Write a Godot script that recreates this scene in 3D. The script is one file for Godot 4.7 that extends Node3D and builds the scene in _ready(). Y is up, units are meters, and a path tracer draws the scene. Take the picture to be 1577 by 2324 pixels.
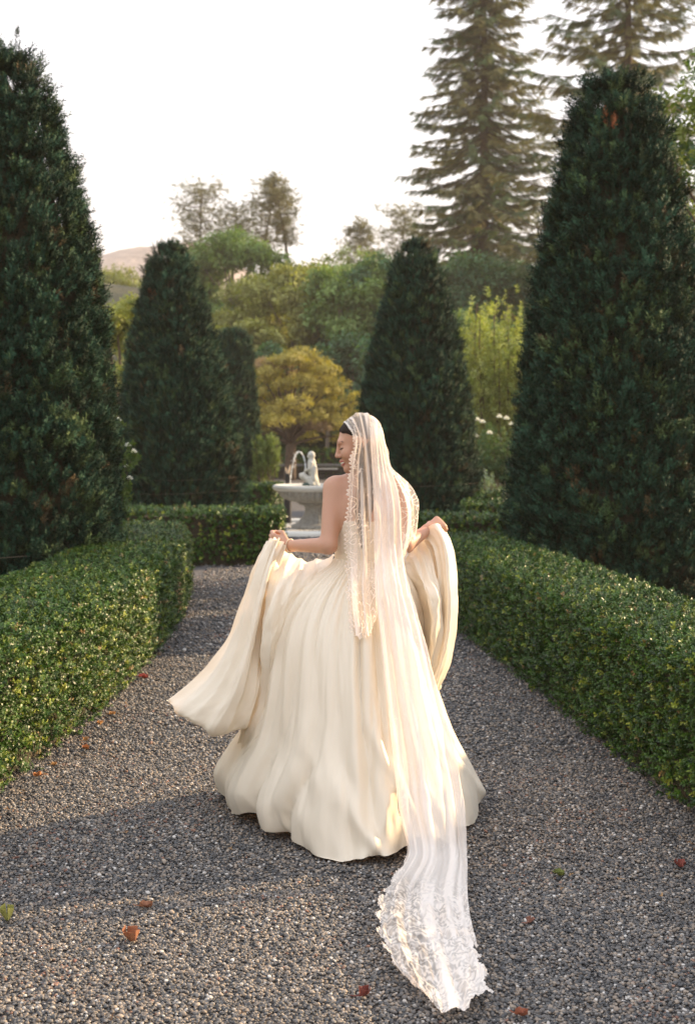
extends Node3D
# A bride seen from behind, walking a gravel path between clipped box hedges and yew columns towards a small fountain.
# y is up, metres; the photographer stands at the origin and looks along -z.

var rng := RandomNumberGenerator.new()
var bump := FastNoiseLite.new()
var M := {}
var P := {}

func _ready() -> void:
	rng.seed = 71
	bump.seed = 5
	bump.frequency = 1.0
	bump.noise_type = FastNoiseLite.TYPE_SIMPLEX_SMOOTH
	set_camera()
	set_sky()
	set_sun()
	make_materials()
	make_leaf_shapes()
	build_ground()
	build_hills()
	build_hedges()
	build_yews()
	build_trees()
	build_shrubs()
	build_fountain()
	build_person()
	build_gravel()
	build_litter()

# ---------------------------------------------------------------- camera, sky, sun, exposure

func set_camera() -> void:
	var cam := Camera3D.new()
	cam.name = "camera"
	cam.position = Vector3(0, 1.6, 0)
	cam.projection = Camera3D.PROJECTION_FRUSTUM
	cam.near = 0.1
	cam.far = 3000.0
	cam.size = 0.1 * 2324.0 / 3250.0
	cam.frustum_offset = Vector2(0, -0.1 * 162.0 / 3250.0)
	var lens := CameraAttributesPhysical.new()
	lens.frustum_focal_length = 50.0
	lens.frustum_focus_distance = 5.3
	lens.exposure_aperture = 5.0
	lens.frustum_near = 0.1
	lens.frustum_far = 3000.0
	cam.attributes = lens
	add_child(cam)
	cam.current = true

func set_sky() -> void:
	var sky_look := ProceduralSkyMaterial.new()
	sky_look.sky_top_color = Color(0.92, 0.945, 1.0)
	sky_look.sky_horizon_color = Color(1.0, 0.965, 0.91)
	sky_look.sky_curve = 0.16
	sky_look.sky_energy_multiplier = 0.85
	sky_look.ground_bottom_color = Color(0.25, 0.24, 0.22)
	sky_look.ground_horizon_color = Color(0.4, 0.38, 0.34)
	sky_look.sun_angle_max = 1.0
	var sky := Sky.new()
	sky.sky_material = sky_look
	var env := Environment.new()
	env.background_mode = Environment.BG_SKY
	env.sky = sky
	env.tonemap_mode = Environment.TONE_MAPPER_LINEAR
	env.tonemap_exposure = 2.35
	env.sdfgi_enabled = true
	env.ssao_enabled = true
	env.ssil_enabled = true
	env.fog_enabled = true
	env.fog_density = 0.0006
	env.fog_light_color = Color(1.0, 0.95, 0.9)
	var world := WorldEnvironment.new()
	world.name = "world_environment"
	world.environment = env
	add_child(world)

func set_sun() -> void:
	var sun := DirectionalLight3D.new()
	sun.name = "sun"
	sun.light_color = Color(1.0, 0.87, 0.69)
	sun.light_energy = 1.6
	sun.light_angular_distance = 2.0
	sun.shadow_enabled = true
	var azimuth := deg_to_rad(60.0)
	var height := deg_to_rad(20.0)
	var to_sun := Vector3(sin(azimuth) * cos(height), sin(height), -cos(azimuth) * cos(height))
	sun.transform = Transform3D(Basis.looking_at(-to_sun), Vector3(0, 30, 0))
	add_child(sun)

# ---------------------------------------------------------------- helpers: things and meshes

func tag(o: Node, label: String, category: String, group := "", kind := "") -> void:
	if label: o.set_meta("label", label)
	if category: o.set_meta("category", category)
	if group: o.set_meta("group", group)
	if kind: o.set_meta("kind", kind)

func thing(called: String, at: Vector3, label: String, category: String, group := "") -> Node3D:
	var o := Node3D.new()
	o.name = numbered(called)
	o.position = at
	add_child(o)
	tag(o, label, category, group)
	return o

var taken := {}
func numbered(called: String) -> String:
	var n: int = taken.get(called, -1) + 1
	taken[called] = n
	return called if n == 0 else "%s_%03d" % [called, n]

func put(called: String, mesh: Mesh, mat: Material, parent: Node, at := Vector3.ZERO) -> MeshInstance3D:
	var o := MeshInstance3D.new()
	if parent == self:
		o.name = numbered(called)
	else:
		var n := 0
		var want := called
		while parent.has_node(NodePath(want)):
			n += 1
			want = "%s_%03d" % [called, n]
		o.name = want
	o.mesh = mesh
	o.material_override = mat
	o.position = at
	parent.add_child(o, true)
	return o

# Copies of one small mesh (leaf sprays, pebbles) as one part.
func scatter(called: String, mesh: Mesh, mat: Material, parent: Node, places: Array, tints: PackedColorArray) -> MultiMeshInstance3D:
	var mm := MultiMesh.new()
	mm.transform_format = MultiMesh.TRANSFORM_3D
	mm.use_colors = true
	mm.mesh = mesh
	mm.instance_count = places.size()
	for i in places.size():
		mm.set_instance_transform(i, places[i])
		mm.set_instance_color(i, tints[i])
	var o := MultiMeshInstance3D.new()
	o.name = called
	o.multimesh = mm
	o.material_override = mat
	o.set_meta("kind", "stuff")
	parent.add_child(o, true)
	return o

class Shape:
	var v := PackedVector3Array()
	var n := PackedInt32Array()
	var uv := PackedVector2Array()
	var col := PackedColorArray()

	func quad(a: Vector3, b: Vector3, c: Vector3, d: Vector3) -> void:
		var k := v.size()
		v.append_array(PackedVector3Array([a, b, c, d]))
		n.append_array(PackedInt32Array([k, k + 1, k + 2, k, k + 2, k + 3]))

	func tri(a: Vector3, b: Vector3, c: Vector3) -> void:
		var k := v.size()
		v.append_array(PackedVector3Array([a, b, c]))
		n.append_array(PackedInt32Array([k, k + 1, k + 2]))

	# A tapered tube along points, closed at both ends.
	func tube(points: Array, radii: Array, sides := 8, flat := 1.0) -> void:
		var k := v.size()
		var m := points.size()
		var side := Vector3.ZERO
		for i in m:
			var t: Vector3 = (points[mini(i + 1, m - 1)] - points[maxi(i - 1, 0)]).normalized()
			if side == Vector3.ZERO:
				side = t.cross(Vector3.UP if absf(t.y) < 0.9 else Vector3.RIGHT).normalized()
			side = (side - t * side.dot(t)).normalized()
			var other := t.cross(side)
			for j in sides:
				var a := TAU * j / sides
				v.append(points[i] + (side * cos(a) + other * sin(a) * flat) * radii[i])
		for i in m - 1:
			for j in sides:
				var a := k + i * sides + j
				var b := k + i * sides + (j + 1) % sides
				n.append_array(PackedInt32Array([a, a + sides, b, b, a + sides, b + sides]))
		for e in 2:
			var c := v.size()
			var ring := k + (m - 1) * sides * e
			v.append(points[(m - 1) * e])
			for j in sides:
				var a := ring + j
				var b := ring + (j + 1) % sides
				if e == 0:
					n.append_array(PackedInt32Array([c, a, b]))
				else:
					n.append_array(PackedInt32Array([c, b, a]))

	# A surface of revolution about y: profile of (radius, height); wave(angle, height) widens it.
	func lathe(profile: PackedVector2Array, sides := 48, flutes := 0, depth := 0.0, lo := 0.0, hi := 0.0) -> void:
		var k := v.size()
		var m := profile.size()
		for i in m:
			for j in sides:
				var a := TAU * j / sides
				var r := profile[i].x
				if flutes > 0 and profile[i].y > lo and profile[i].y < hi:
					r -= depth * pow(absf(cos(a * flutes * 0.5)), 6.0)
				v.append(Vector3(cos(a) * r, profile[i].y, sin(a) * r))
		for i in m - 1:
			for j in sides:
				var a := k + i * sides + j
				var b := k + i * sides + (j + 1) % sides
				n.append_array(PackedInt32Array([a, b, a + sides, b, b + sides, a + sides]))

	func box(c: Vector3, s: Vector3) -> void:
		var h := s * 0.5
		for ax in 3:
			for sg in [-1.0, 1.0]:
				var o := Vector3.ZERO
				o[ax] = h[ax] * sg
				var p := Vector3.ZERO
				p[(ax + 1) % 3] = h[(ax + 1) % 3]
				var q := Vector3.ZERO
				q[(ax + 2) % 3] = h[(ax + 2) % 3] * sg
				quad(c + o - p - q, c + o - p + q, c + o + p + q, c + o + p - q)

	# Grid of nu x nv points already in v from index k on.
	func grid(k: int, nu: int, nv: int, wrap := false) -> void:
		for j in nv - 1:
			for i in (nu if wrap else nu - 1):
				var a := k + j * nu + i
				var b := k + j * nu + (i + 1) % nu
				n.append_array(PackedInt32Array([a, b, a + nu, b, b + nu, a + nu]))

	func mesh(smooth := true) -> ArrayMesh:
		var p := v
		var f := n
		if not smooth:
			p = PackedVector3Array()
			f = PackedInt32Array()
			for i in n.size():
				p.append(v[n[i]])
				f.append(i)
		var no := PackedVector3Array()
		no.resize(p.size())
		for i in range(0, f.size(), 3):
			var w := (p[f[i + 2]] - p[f[i]]).cross(p[f[i + 1]] - p[f[i]])
			no[f[i]] += w
			no[f[i + 1]] += w
			no[f[i + 2]] += w
		for i in no.size():
			no[i] = no[i].normalized() if no[i].length_squared() > 1e-20 else Vector3.UP
		var a := []
		a.resize(Mesh.ARRAY_MAX)
		a[Mesh.ARRAY_VERTEX] = p
		a[Mesh.ARRAY_NORMAL] = no
		a[Mesh.ARRAY_INDEX] = f
		if uv.size() == p.size() and uv.size() > 0: a[Mesh.ARRAY_TEX_UV] = uv
		if col.size() == p.size() and col.size() > 0: a[Mesh.ARRAY_COLOR] = col
		var out := ArrayMesh.new()
		out.add_surface_from_arrays(Mesh.PRIMITIVE_TRIANGLES, a)
		return out

# Joined tapered capsules [a, b, ra, rb, k] and ellipsoids [centre, basis, radii, k, sign] as one skin (surface nets).
func skin(sh: Shape, bones: Array, lo: Vector3, hi: Vector3, cell: float) -> void:
	var nx := int((hi.x - lo.x) / cell) + 2
	var ny := int((hi.y - lo.y) / cell) + 2
	var nz := int((hi.z - lo.z) / cell) + 2
	var f := PackedFloat32Array()
	f.resize(nx * ny * nz)
	f.fill(0.2)
	for b in bones:
		var capsule: bool = b[1] is Vector3
		var k: float = b[4] if capsule else b[3]
		var bl: Vector3
		var bh: Vector3
		var inv: Basis
		if capsule:
			var r := maxf(b[2], b[3]) + k + cell * 2.0
			bl = Vector3(minf(b[0].x, b[1].x), minf(b[0].y, b[1].y), minf(b[0].z, b[1].z)) - Vector3.ONE * r
			bh = Vector3(maxf(b[0].x, b[1].x), maxf(b[0].y, b[1].y), maxf(b[0].z, b[1].z)) + Vector3.ONE * r
		else:
			var r: float = maxf(b[2].x, maxf(b[2].y, b[2].z)) + k + cell * 2.0
			bl = b[0] - Vector3.ONE * r
			bh = b[0] + Vector3.ONE * r
			inv = b[1].inverse()
		var i0 := clampi(int((bl.x - lo.x) / cell), 0, nx)
		var i1 := clampi(int((bh.x - lo.x) / cell) + 2, 0, nx)
		var j0 := clampi(int((bl.y - lo.y) / cell), 0, ny)
		var j1 := clampi(int((bh.y - lo.y) / cell) + 2, 0, ny)
		var k0 := clampi(int((bl.z - lo.z) / cell), 0, nz)
		var k1 := clampi(int((bh.z - lo.z) / cell) + 2, 0, nz)
		var pa: Vector3 = b[0]
		var ab := Vector3.ZERO
		var l2 := 1.0
		if capsule:
			ab = b[1] - b[0]
			l2 = maxf(ab.length_squared(), 1e-9)
		for z in range(k0, k1):
			for y in range(j0, j1):
				var at := (z * ny + y) * nx
				for x in range(i0, i1):
					var q := lo + Vector3(x, y, z) * cell - pa
					var d: float
					if capsule:
						var t := clampf(q.dot(ab) / l2, 0.0, 1.0)
						d = (q - ab * t).length() - lerpf(b[2], b[3], t)
					else:
						q = inv * q
						var e: Vector3 = q / b[2]
						var g := e.length()
						d = g * (g - 1.0) / maxf((e / b[2]).length(), 1e-6)
					var o := f[at + x]
					if not capsule and b[4] < 0.0:
						var h := clampf(0.5 - 0.5 * (o + d) / k, 0.0, 1.0)
						f[at + x] = lerpf(o, -d, h) + k * h * (1.0 - h)
					else:
						var h := clampf(0.5 + 0.5 * (o - d) / k, 0.0, 1.0)
						f[at + x] = lerpf(o, d, h) - k * h * (1.0 - h)
	var ids := PackedInt32Array()
	ids.resize(nx * ny * nz)
	ids.fill(-1)
	var step := [0, 1, nx, nx + 1, nx * ny, nx * ny + 1, nx * ny + nx, nx * ny + nx + 1]
	var corner := [Vector3(0, 0, 0), Vector3(1, 0, 0), Vector3(0, 1, 0), Vector3(1, 1, 0), Vector3(0, 0, 1), Vector3(1, 0, 1), Vector3(0, 1, 1), Vector3(1, 1, 1)]
	var edges := [[0, 1], [2, 3], [4, 5], [6, 7], [0, 2], [1, 3], [4, 6], [5, 7], [0, 4], [1, 5], [2, 6], [3, 7]]
	for z in nz - 1:
		for y in ny - 1:
			var row := (z * ny + y) * nx
			for x in nx - 1:
				var at := row + x
				if absf(f[at]) > cell * 2.5: continue
				var inside := 0
				for c in 8:
					if f[at + step[c]] < 0.0: inside += 1
				if inside == 0 or inside == 8: continue
				var s := Vector3.ZERO
				var m := 0
				for e in edges:
					var va := f[at + step[e[0]]]
					var vb := f[at + step[e[1]]]
					if (va < 0.0) != (vb < 0.0):
						s += corner[e[0]].lerp(corner[e[1]], va / (va - vb))
						m += 1
				ids[at] = sh.v.size()
				sh.v.append(lo + (Vector3(x, y, z) + s / m) * cell)
	var hop := [1, nx, nx * ny]
	for z in range(1, nz - 1):
		for y in range(1, ny - 1):
			var row := (z * ny + y) * nx
			for x in range(1, nx - 1):
				var at := row + x
				if absf(f[at]) > cell * 2.5: continue
				for ax in 3:
					var up := at + int(hop[ax])
					if (f[at] < 0.0) == (f[up] < 0.0): continue
					var p := int(hop[(ax + 1) % 3])
					var q := int(hop[(ax + 2) % 3])
					var a := ids[at]
					var b := ids[at - p]
					var c := ids[at - p - q]
					var d := ids[at - q]
					if a < 0 or b < 0 or c < 0 or d < 0: continue
					if f[at] < 0.0:
						sh.n.append_array(PackedInt32Array([a, c, b, a, d, c]))
					else:
						sh.n.append_array(PackedInt32Array([a, b, c, a, c, d]))

func spline(a, b, c, d, t: float):
	return (b * 2.0 + (c - a) * t + (a * 2.0 - b * 5.0 + c * 4.0 - d) * t * t + (b * 3.0 - a - c * 3.0 + d) * t * t * t) * 0.5

func along(row: Array, t: float):
	var f := clampf(t, 0.0, 1.0) * (row.size() - 1)
	var i := mini(int(f), row.size() - 2)
	var m := row.size() - 1
	return spline(row[maxi(i - 1, 0)], row[i], row[i + 1], row[mini(i + 2, m)], f - i)

# Cloth through a net of points: rows run down, columns across; fold(s, t) lifts it along its normal.
func cloth(rows: Array, nu: int, nv: int, fold: Callable) -> Shape:
	var sh := Shape.new()
	var base := []
	for j in nv:
		var t := float(j) / (nv - 1)
		var line := []
		for c in rows[0].size():
			line.append(along(rows.map(func(r): return r[c]), t))
		for i in nu:
			base.append(along(line, float(i) / (nu - 1)))
	for j in nv:
		for i in nu:
			var p: Vector3 = base[j * nu + i]
			var du: Vector3 = base[j * nu + mini(i + 1, nu - 1)] - base[j * nu + maxi(i - 1, 0)]
			var dv: Vector3 = base[mini(j + 1, nv - 1) * nu + i] - base[maxi(j - 1, 0) * nu + i]
			var no := dv.cross(du).normalized()
			var s := float(i) / (nu - 1)
			var t := float(j) / (nv - 1)
			sh.v.append(p + no * fold.call(s, t))
			sh.uv.append(Vector2(s, t))
	sh.grid(0, nu, nv)
	return sh

func noise_texture(freq: float, seed_: int, lo: Color, hi: Color, as_normal := false, size := 512, stretch := Vector3.ONE, octaves := 4) -> NoiseTexture2D:
	var no := FastNoiseLite.new()
	no.seed = seed_
	no.frequency = freq
	no.fractal_octaves = octaves
	var t := NoiseTexture2D.new()
	t.width = size
	t.height = size
	t.seamless = true
	t.noise = no
	if as_normal:
		t.as_normal_map = true
		t.bump_strength = 6.0
	else:
		var g := Gradient.new()
		g.set_color(0, lo)
		g.set_color(1, hi)
		t.color_ramp = g
	return t

func plain(color: Color, rough := 0.7) -> StandardMaterial3D:
	var m := StandardMaterial3D.new()
	m.albedo_color = color.linear_to_srgb()
	m.roughness = rough
	return m

func leafy(back: Color, rough := 0.55) -> StandardMaterial3D:
	var m := StandardMaterial3D.new()
	m.vertex_color_use_as_albedo = true
	m.roughness = rough
	m.metallic_specular = 0.35
	m.cull_mode = BaseMaterial3D.CULL_DISABLED
	m.backlight_enabled = true
	m.backlight = back
	return m

func grained(lo: Color, hi: Color, freq: float, scale: float, rough: float, relief := 0.0, seed_ := 1) -> StandardMaterial3D:
	var m := StandardMaterial3D.new()
	m.albedo_texture = noise_texture(freq, seed_, lo.linear_to_srgb(), hi.linear_to_srgb())
	m.roughness = rough
	m.uv1_triplanar = true
	m.uv1_world_triplanar = true
	m.uv1_scale = Vector3.ONE * scale
	if relief > 0.0:
		m.normal_enabled = true
		m.normal_texture = noise_texture(freq * 1.5, seed_ + 3, Color.BLACK, Color.WHITE, true)
		m.normal_scale = relief
	return m

func make_materials() -> void:
	M.box_leaf = leafy(Color(0.20, 0.26, 0.06), 0.4)
	M.yew_leaf = leafy(Color(0.12, 0.16, 0.08), 0.65)
	M.yew_leaf.metallic_specular = 0.22
	M.tree_leaf = leafy(Color(0.80, 0.84, 0.3), 0.6)
	M.needle = leafy(Color(0.62, 0.62, 0.28), 0.6)
	M.petal = leafy(Color(0.4, 0.4, 0.35), 0.6)
	M.dead = leafy(Color(0.3, 0.16, 0.06), 0.7)
	M.pebble = StandardMaterial3D.new()
	M.pebble.vertex_color_use_as_albedo = true
	M.pebble.roughness = 0.62
	M.twig = grained(Color(0.03, 0.026, 0.014), Color(0.075, 0.055, 0.03), 0.03, 1.5, 0.95, 1.0, 3)
	M.bark = grained(Color(0.05, 0.035, 0.025), Color(0.17, 0.115, 0.08), 0.02, 0.8, 0.95, 1.0, 9)
	M.pale_bark = grained(Color(0.12, 0.1, 0.08), Color(0.34, 0.28, 0.22), 0.02, 0.8, 0.95, 1.0, 10)
	M.soil = grained(Color(0.03, 0.022, 0.015), Color(0.08, 0.06, 0.04), 0.05, 1.0, 1.0, 1.0, 12)
	M.grit = grained(Color(0.035, 0.034, 0.036), Color(0.20, 0.18, 0.165), 0.09, 3.0, 0.9, 1.0, 14)
	M.earth = grained(Color(0.05, 0.055, 0.025), Color(0.13, 0.11, 0.06), 0.03, 0.1, 1.0, 0.6, 16)
	M.hazed_hill = grained(Color(0.24, 0.19, 0.165), Color(0.40, 0.32, 0.28), 0.02, 0.01, 1.0, 0.8, 18)  # pale and pinkish: the haze of distance is put into the ridge colour
	M.stone = grained(Color(0.24, 0.23, 0.205), Color(0.50, 0.48, 0.43), 0.02, 1.6, 0.85, 0.7, 20)
	M.pale_stone = grained(Color(0.44, 0.42, 0.38), Color(0.66, 0.63, 0.57), 0.02, 1.6, 0.85, 0.5, 22)
	M.grey_stone = grained(Color(0.10, 0.10, 0.10), Color(0.24, 0.235, 0.23), 0.03, 1.0, 0.9, 0.8, 24)
	M.dark_brick = grained(Color(0.02, 0.018, 0.016), Color(0.07, 0.06, 0.052), 0.04, 1.0, 0.95, 0.8, 26)
	M.white_stone = grained(Color(0.58, 0.56, 0.50), Color(0.80, 0.78, 0.71), 0.03, 4.0, 0.8, 0.5, 28)
	M.twine = plain(Color(0.16, 0.13, 0.09), 0.9)

func make_leaf_shapes() -> void:
	# box: a sprig of small oval leaves in pairs along a short stem
	var sh := Shape.new()
	for k in 7:
		for side in 2:
			var a: float = k * 2.4 + side * PI + rng.randf_range(-0.4, 0.4)
			var out := Vector3(cos(a), rng.randf_range(0.2, 0.9), sin(a)).normalized()
			leaf(sh, Vector3(0, k * 0.0075 - 0.012, 0), out, rng.randf_range(0.017, 0.025), 0.0062)
	P.box = sh.mesh(false)
	# yew: a spray of needles standing up and outwards
	sh = Shape.new()
	for k in 30:
		var h := rng.randf()
		var a := rng.randf() * TAU
		var root := Vector3(cos(a) * 0.012 * h, h * 0.11 - 0.02, sin(a) * 0.012 * h)
		var out := Vector3(cos(a), rng.randf_range(0.15, 1.5), sin(a)).normalized()
		leaf(sh, root, out, rng.randf_range(0.032, 0.05) * (1.15 - 0.4 * h), 0.0048)
	P.yew = sh.mesh(false)
	# broad leaves: a loose ball of leaves, about one unit across
	sh = Shape.new()
	for k in 22:
		var p := Vector3(rng.randfn(), rng.randfn(), rng.randfn()).normalized() * pow(rng.randf(), 0.5) * 0.42
		var out := (p * 2.0 + Vector3(rng.randfn(), rng.randfn() - 0.2, rng.randfn()) * 0.5).normalized()
		leaf(sh, p, out, rng.randf_range(0.22, 0.34), 0.075)
	P.broad = sh.mesh(false)
	# large pointed leaves on an upright shoot, about one unit tall
	sh = Shape.new()
	for k in 13:
		var a := k * 2.4
		var out := Vector3(cos(a), rng.randf_range(0.2, 1.1), sin(a)).normalized()
		leaf(sh, Vector3(0, k * 0.06 - 0.3, 0), out, rng.randf_range(0.26, 0.4), 0.07)
	P.shoot = sh.mesh(false)
	# conifer: a flat spray, one unit long along x, drooping a little
	sh = Shape.new()
	for k in 12:
		var x := k / 12.0
		for s in [-1.0, 1.0]:
			var out := Vector3(0.75, rng.randf_range(-0.45, 0.25), s * rng.randf_range(0.6, 1.1)).normalized()
			leaf(sh, Vector3(x, -0.16 * x * x, 0), out, rng.randf_range(0.24, 0.36) * (1.15 - 0.6 * x), 0.034)
	leaf(sh, Vector3(0, 0.01, 0), Vector3(1, -0.1, 0), 1.05, 0.02)
	P.spray = sh.mesh(false)
	# pine: a tuft of needles pointing every way but down
	sh = Shape.new()
	for k in 26:
		var out := Vector3(rng.randfn(), rng.randf_range(-0.3, 1.3), rng.randfn()).normalized()
		leaf(sh, out * 0.05, out, rng.randf_range(0.32, 0.55), 0.024)
	P.tuft = sh.mesh(false)
	# pebbles: rounded, flattened stones
	P.pebbles = []
	for k in 4:
		sh = Shape.new()
		var squash := Vector3(rng.randf_range(0.8, 1.15), rng.randf_range(0.5, 0.75), rng.randf_range(0.75, 1.0))
		var g := (1.0 + sqrt(5.0)) / 2.0
		for w in [Vector3(-1, g, 0), Vector3(1, g, 0), Vector3(-1, -g, 0), Vector3(1, -g, 0), Vector3(0, -1, g), Vector3(0, 1, g), Vector3(0, -1, -g), Vector3(0, 1, -g), Vector3(g, 0, -1), Vector3(g, 0, 1), Vector3(-g, 0, -1), Vector3(-g, 0, 1)]:
			sh.v.append(w.normalized() * squash * rng.randf_range(0.82, 1.15))
		sh.n = PackedInt32Array([0, 5, 11, 0, 1, 5, 0, 7, 1, 0, 10, 7, 0, 11, 10, 1, 9, 5, 5, 4, 11, 11, 2, 10, 10, 6, 7, 7, 8, 1, 3, 4, 9, 3, 2, 4, 3, 6, 2, 3, 8, 6, 3, 9, 8, 4, 5, 9, 2, 11, 4, 6, 10, 2, 8, 7, 6, 9, 1, 8])
		P.pebbles.append(sh.mesh(true))

# One leaf: a folded diamond from its root outwards.
func leaf(sh: Shape, root: Vector3, out: Vector3, length: float, half: float) -> void:
	var side := out.cross(Vector3(0.31, 0.9, 0.2)).normalized()
	var up := side.cross(out)
	var mid := root + out * length * 0.45 + up * half * 0.35
	sh.tri(root, root + out * length, mid + side * half - up * half * 0.3)
	sh.tri(root, mid - side * half - up * half * 0.3, root + out * length)

func spin(up: Vector3, turn: float, size: Vector3) -> Basis:
	var y := up.normalized()
	var x := y.cross(Vector3(0.13, 0.2, 0.97)).normalized()
	var z := x.cross(y)
	return Basis((x * cos(turn) + z * sin(turn)) * size.x, y * size.y, (z * cos(turn) - x * sin(turn)) * size.z)

func shade(a: Color, b: Color, spread := 0.25) -> Color:
	var c := a.lerp(b, rng.randf())
	var k := 1.0 + rng.randf_range(-spread, spread)
	return Color(c.r * k, c.g * k, c.b * k)

# ---------------------------------------------------------------- ground, gravel and hills

func build_ground() -> void:
	var sh := Shape.new()
	sh.quad(Vector3(-1500, -0.012, 400), Vector3(1500, -0.012, 400), Vector3(1500, -0.012, -1500), Vector3(-1500, -0.012, -1500))
	var g := put("ground", sh.mesh(), M.earth, self)
	tag(g, "bare earth and dry grass under the garden", "ground", "", "structure")
	sh = Shape.new()
	sh.quad(Vector3(-14, -0.004, 8), Vector3(14, -0.004, 8), Vector3(14, -0.004, -60), Vector3(-14, -0.004, -60))
	g = put("gravel_path", sh.mesh(), M.grit, self)
	tag(g, "dark grey gravel path between the box hedges", "path", "", "structure")
	sh = Shape.new()
	sh.quad(Vector3(-9, 0.002, -3.5), Vector3(-2.0, 0.002, -3.5), Vector3(-2.2, 0.002, -16.5), Vector3(-9, 0.002, -16.5))
	sh.quad(Vector3(-9, 0.002, -19), Vector3(-1.6, 0.002, -19), Vector3(-2.4, 0.002, -30), Vector3(-9, 0.002, -30))
	sh.quad(Vector3(1.9, 0.002, -3.5), Vector3(9, 0.002, -3.5), Vector3(9, 0.002, -15), Vector3(1.2, 0.002, -15))
	sh.quad(Vector3(0.6, 0.002, -17.5), Vector3(9, 0.002, -17.5), Vector3(9, 0.002, -30), Vector3(0.4, 0.002, -30))
	g = put("planting_bed", sh.mesh(), M.soil, self)
	tag(g, "dark soil of the planting beds behind the hedges", "planting bed", "", "structure")

func build_gravel() -> void:
	# loose stones, thick near the camera; beyond about 18 m the grain of the path takes over
	var bands := [[3.4, 5.2, 17500.0, 0.0051], [5.2, 7.2, 12000.0, 0.0056], [7.2, 10.5, 5200.0, 0.0070], [10.5, 18.0, 1400.0, 0.010], [18.0, 30.0, 160.0, 0.016]]
	var places := [[], [], [], []]
	var tints := [PackedColorArray(), PackedColorArray(), PackedColorArray(), PackedColorArray()]
	for b in bands:
		var x0 := -1.75 if b[0] < 18.0 else -3.0
		var x1 := 1.75 if b[0] < 7.0 else 1.35 if b[0] < 18.0 else 1.5
		var n := int((x1 - x0) * (b[1] - b[0]) * b[2])
		for i in n:
			var x := rng.randf_range(x0, x1)
			var z := -rng.randf_range(b[0], b[1])
			var k := rng.randi() % 4
			var r: float = b[3] * clampf(1.0 + rng.randfn() * 0.34, 0.45, 2.4)
			var tilt := Vector3(rng.randfn() * 0.35, 1, rng.randfn() * 0.35)
			places[k].append(Transform3D(spin(tilt, rng.randf() * TAU, Vector3.ONE * r), Vector3(x, r * rng.randf_range(-0.1, 0.75) + 0.004 * bump.get_noise_2d(x * 4.0, z * 4.0), z)))
			var c: Color
			var w := rng.randf() + 0.10 * bump.get_noise_2d(x * 0.9, z * 0.6) + 0.06 * bump.get_noise_2d(x * 4.0, z * 3.0)
			if w < 0.30: c = shade(Color(0.042, 0.044, 0.047), Color(0.088, 0.088, 0.088))
			elif w < 0.67: c = shade(Color(0.095, 0.09, 0.086), Color(0.18, 0.165, 0.15))
			elif w < 0.93: c = shade(Color(0.19, 0.15, 0.115), Color(0.33, 0.27, 0.21))
			elif w < 0.985: c = shade(Color(0.36, 0.33, 0.29), Color(0.55, 0.52, 0.48))
			else: c = shade(Color(0.2, 0.09, 0.06), Color(0.26, 0.15, 0.1))
			tints[k].append(c)
	var g := Node3D.new()
	g.name = "gravel"
	add_child(g)
	tag(g, "loose rounded grey and tan pebbles covering the path", "gravel", "", "stuff")
	for k in 4:
		scatter("pebbles" if k == 0 else "pebbles_%03d" % k, P.pebbles[k], M.pebble, g, places[k], tints[k])

func rise(x: float, d: float) -> float:
	var h := smoothstep(60.0, 118.0, d) * 13.5
	return h * (1.0 + 0.12 * bump.get_noise_2d(x * 0.03, d * 0.03))

func build_hills() -> void:
	var sh := Shape.new()
	var nu := 60
	var nv := 40
	for j in nv:
		for i in nu:
			var x := lerpf(-90.0, 110.0, float(i) / (nu - 1))
			var d := lerpf(60.5, 190.0, float(j) / (nv - 1))
			sh.v.append(Vector3(x, rise(x, d) - 0.02 - 6.0 * smoothstep(130.0, 190.0, d), -d))
	sh.grid(0, nu, nv)
	var g := put("wooded_hill", sh.mesh(), M.earth, self)
	tag(g, "slope rising behind the garden, covered with trees", "hill", "", "structure")
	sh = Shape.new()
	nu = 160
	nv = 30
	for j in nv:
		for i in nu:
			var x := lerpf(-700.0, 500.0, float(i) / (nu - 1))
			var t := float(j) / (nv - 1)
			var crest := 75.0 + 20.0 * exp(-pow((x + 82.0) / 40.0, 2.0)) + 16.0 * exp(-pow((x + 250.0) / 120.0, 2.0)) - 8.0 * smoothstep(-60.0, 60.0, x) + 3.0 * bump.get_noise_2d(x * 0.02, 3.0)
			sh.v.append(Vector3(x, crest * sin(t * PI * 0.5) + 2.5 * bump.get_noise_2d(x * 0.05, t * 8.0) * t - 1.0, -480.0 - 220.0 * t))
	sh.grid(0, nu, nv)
	g = put("mountain_ridge", sh.mesh(), M.hazed_hill, self)
	tag(g, "pale hazy ridge far behind the trees", "hill", "", "structure")

# ---------------------------------------------------------------- box hedges

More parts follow.
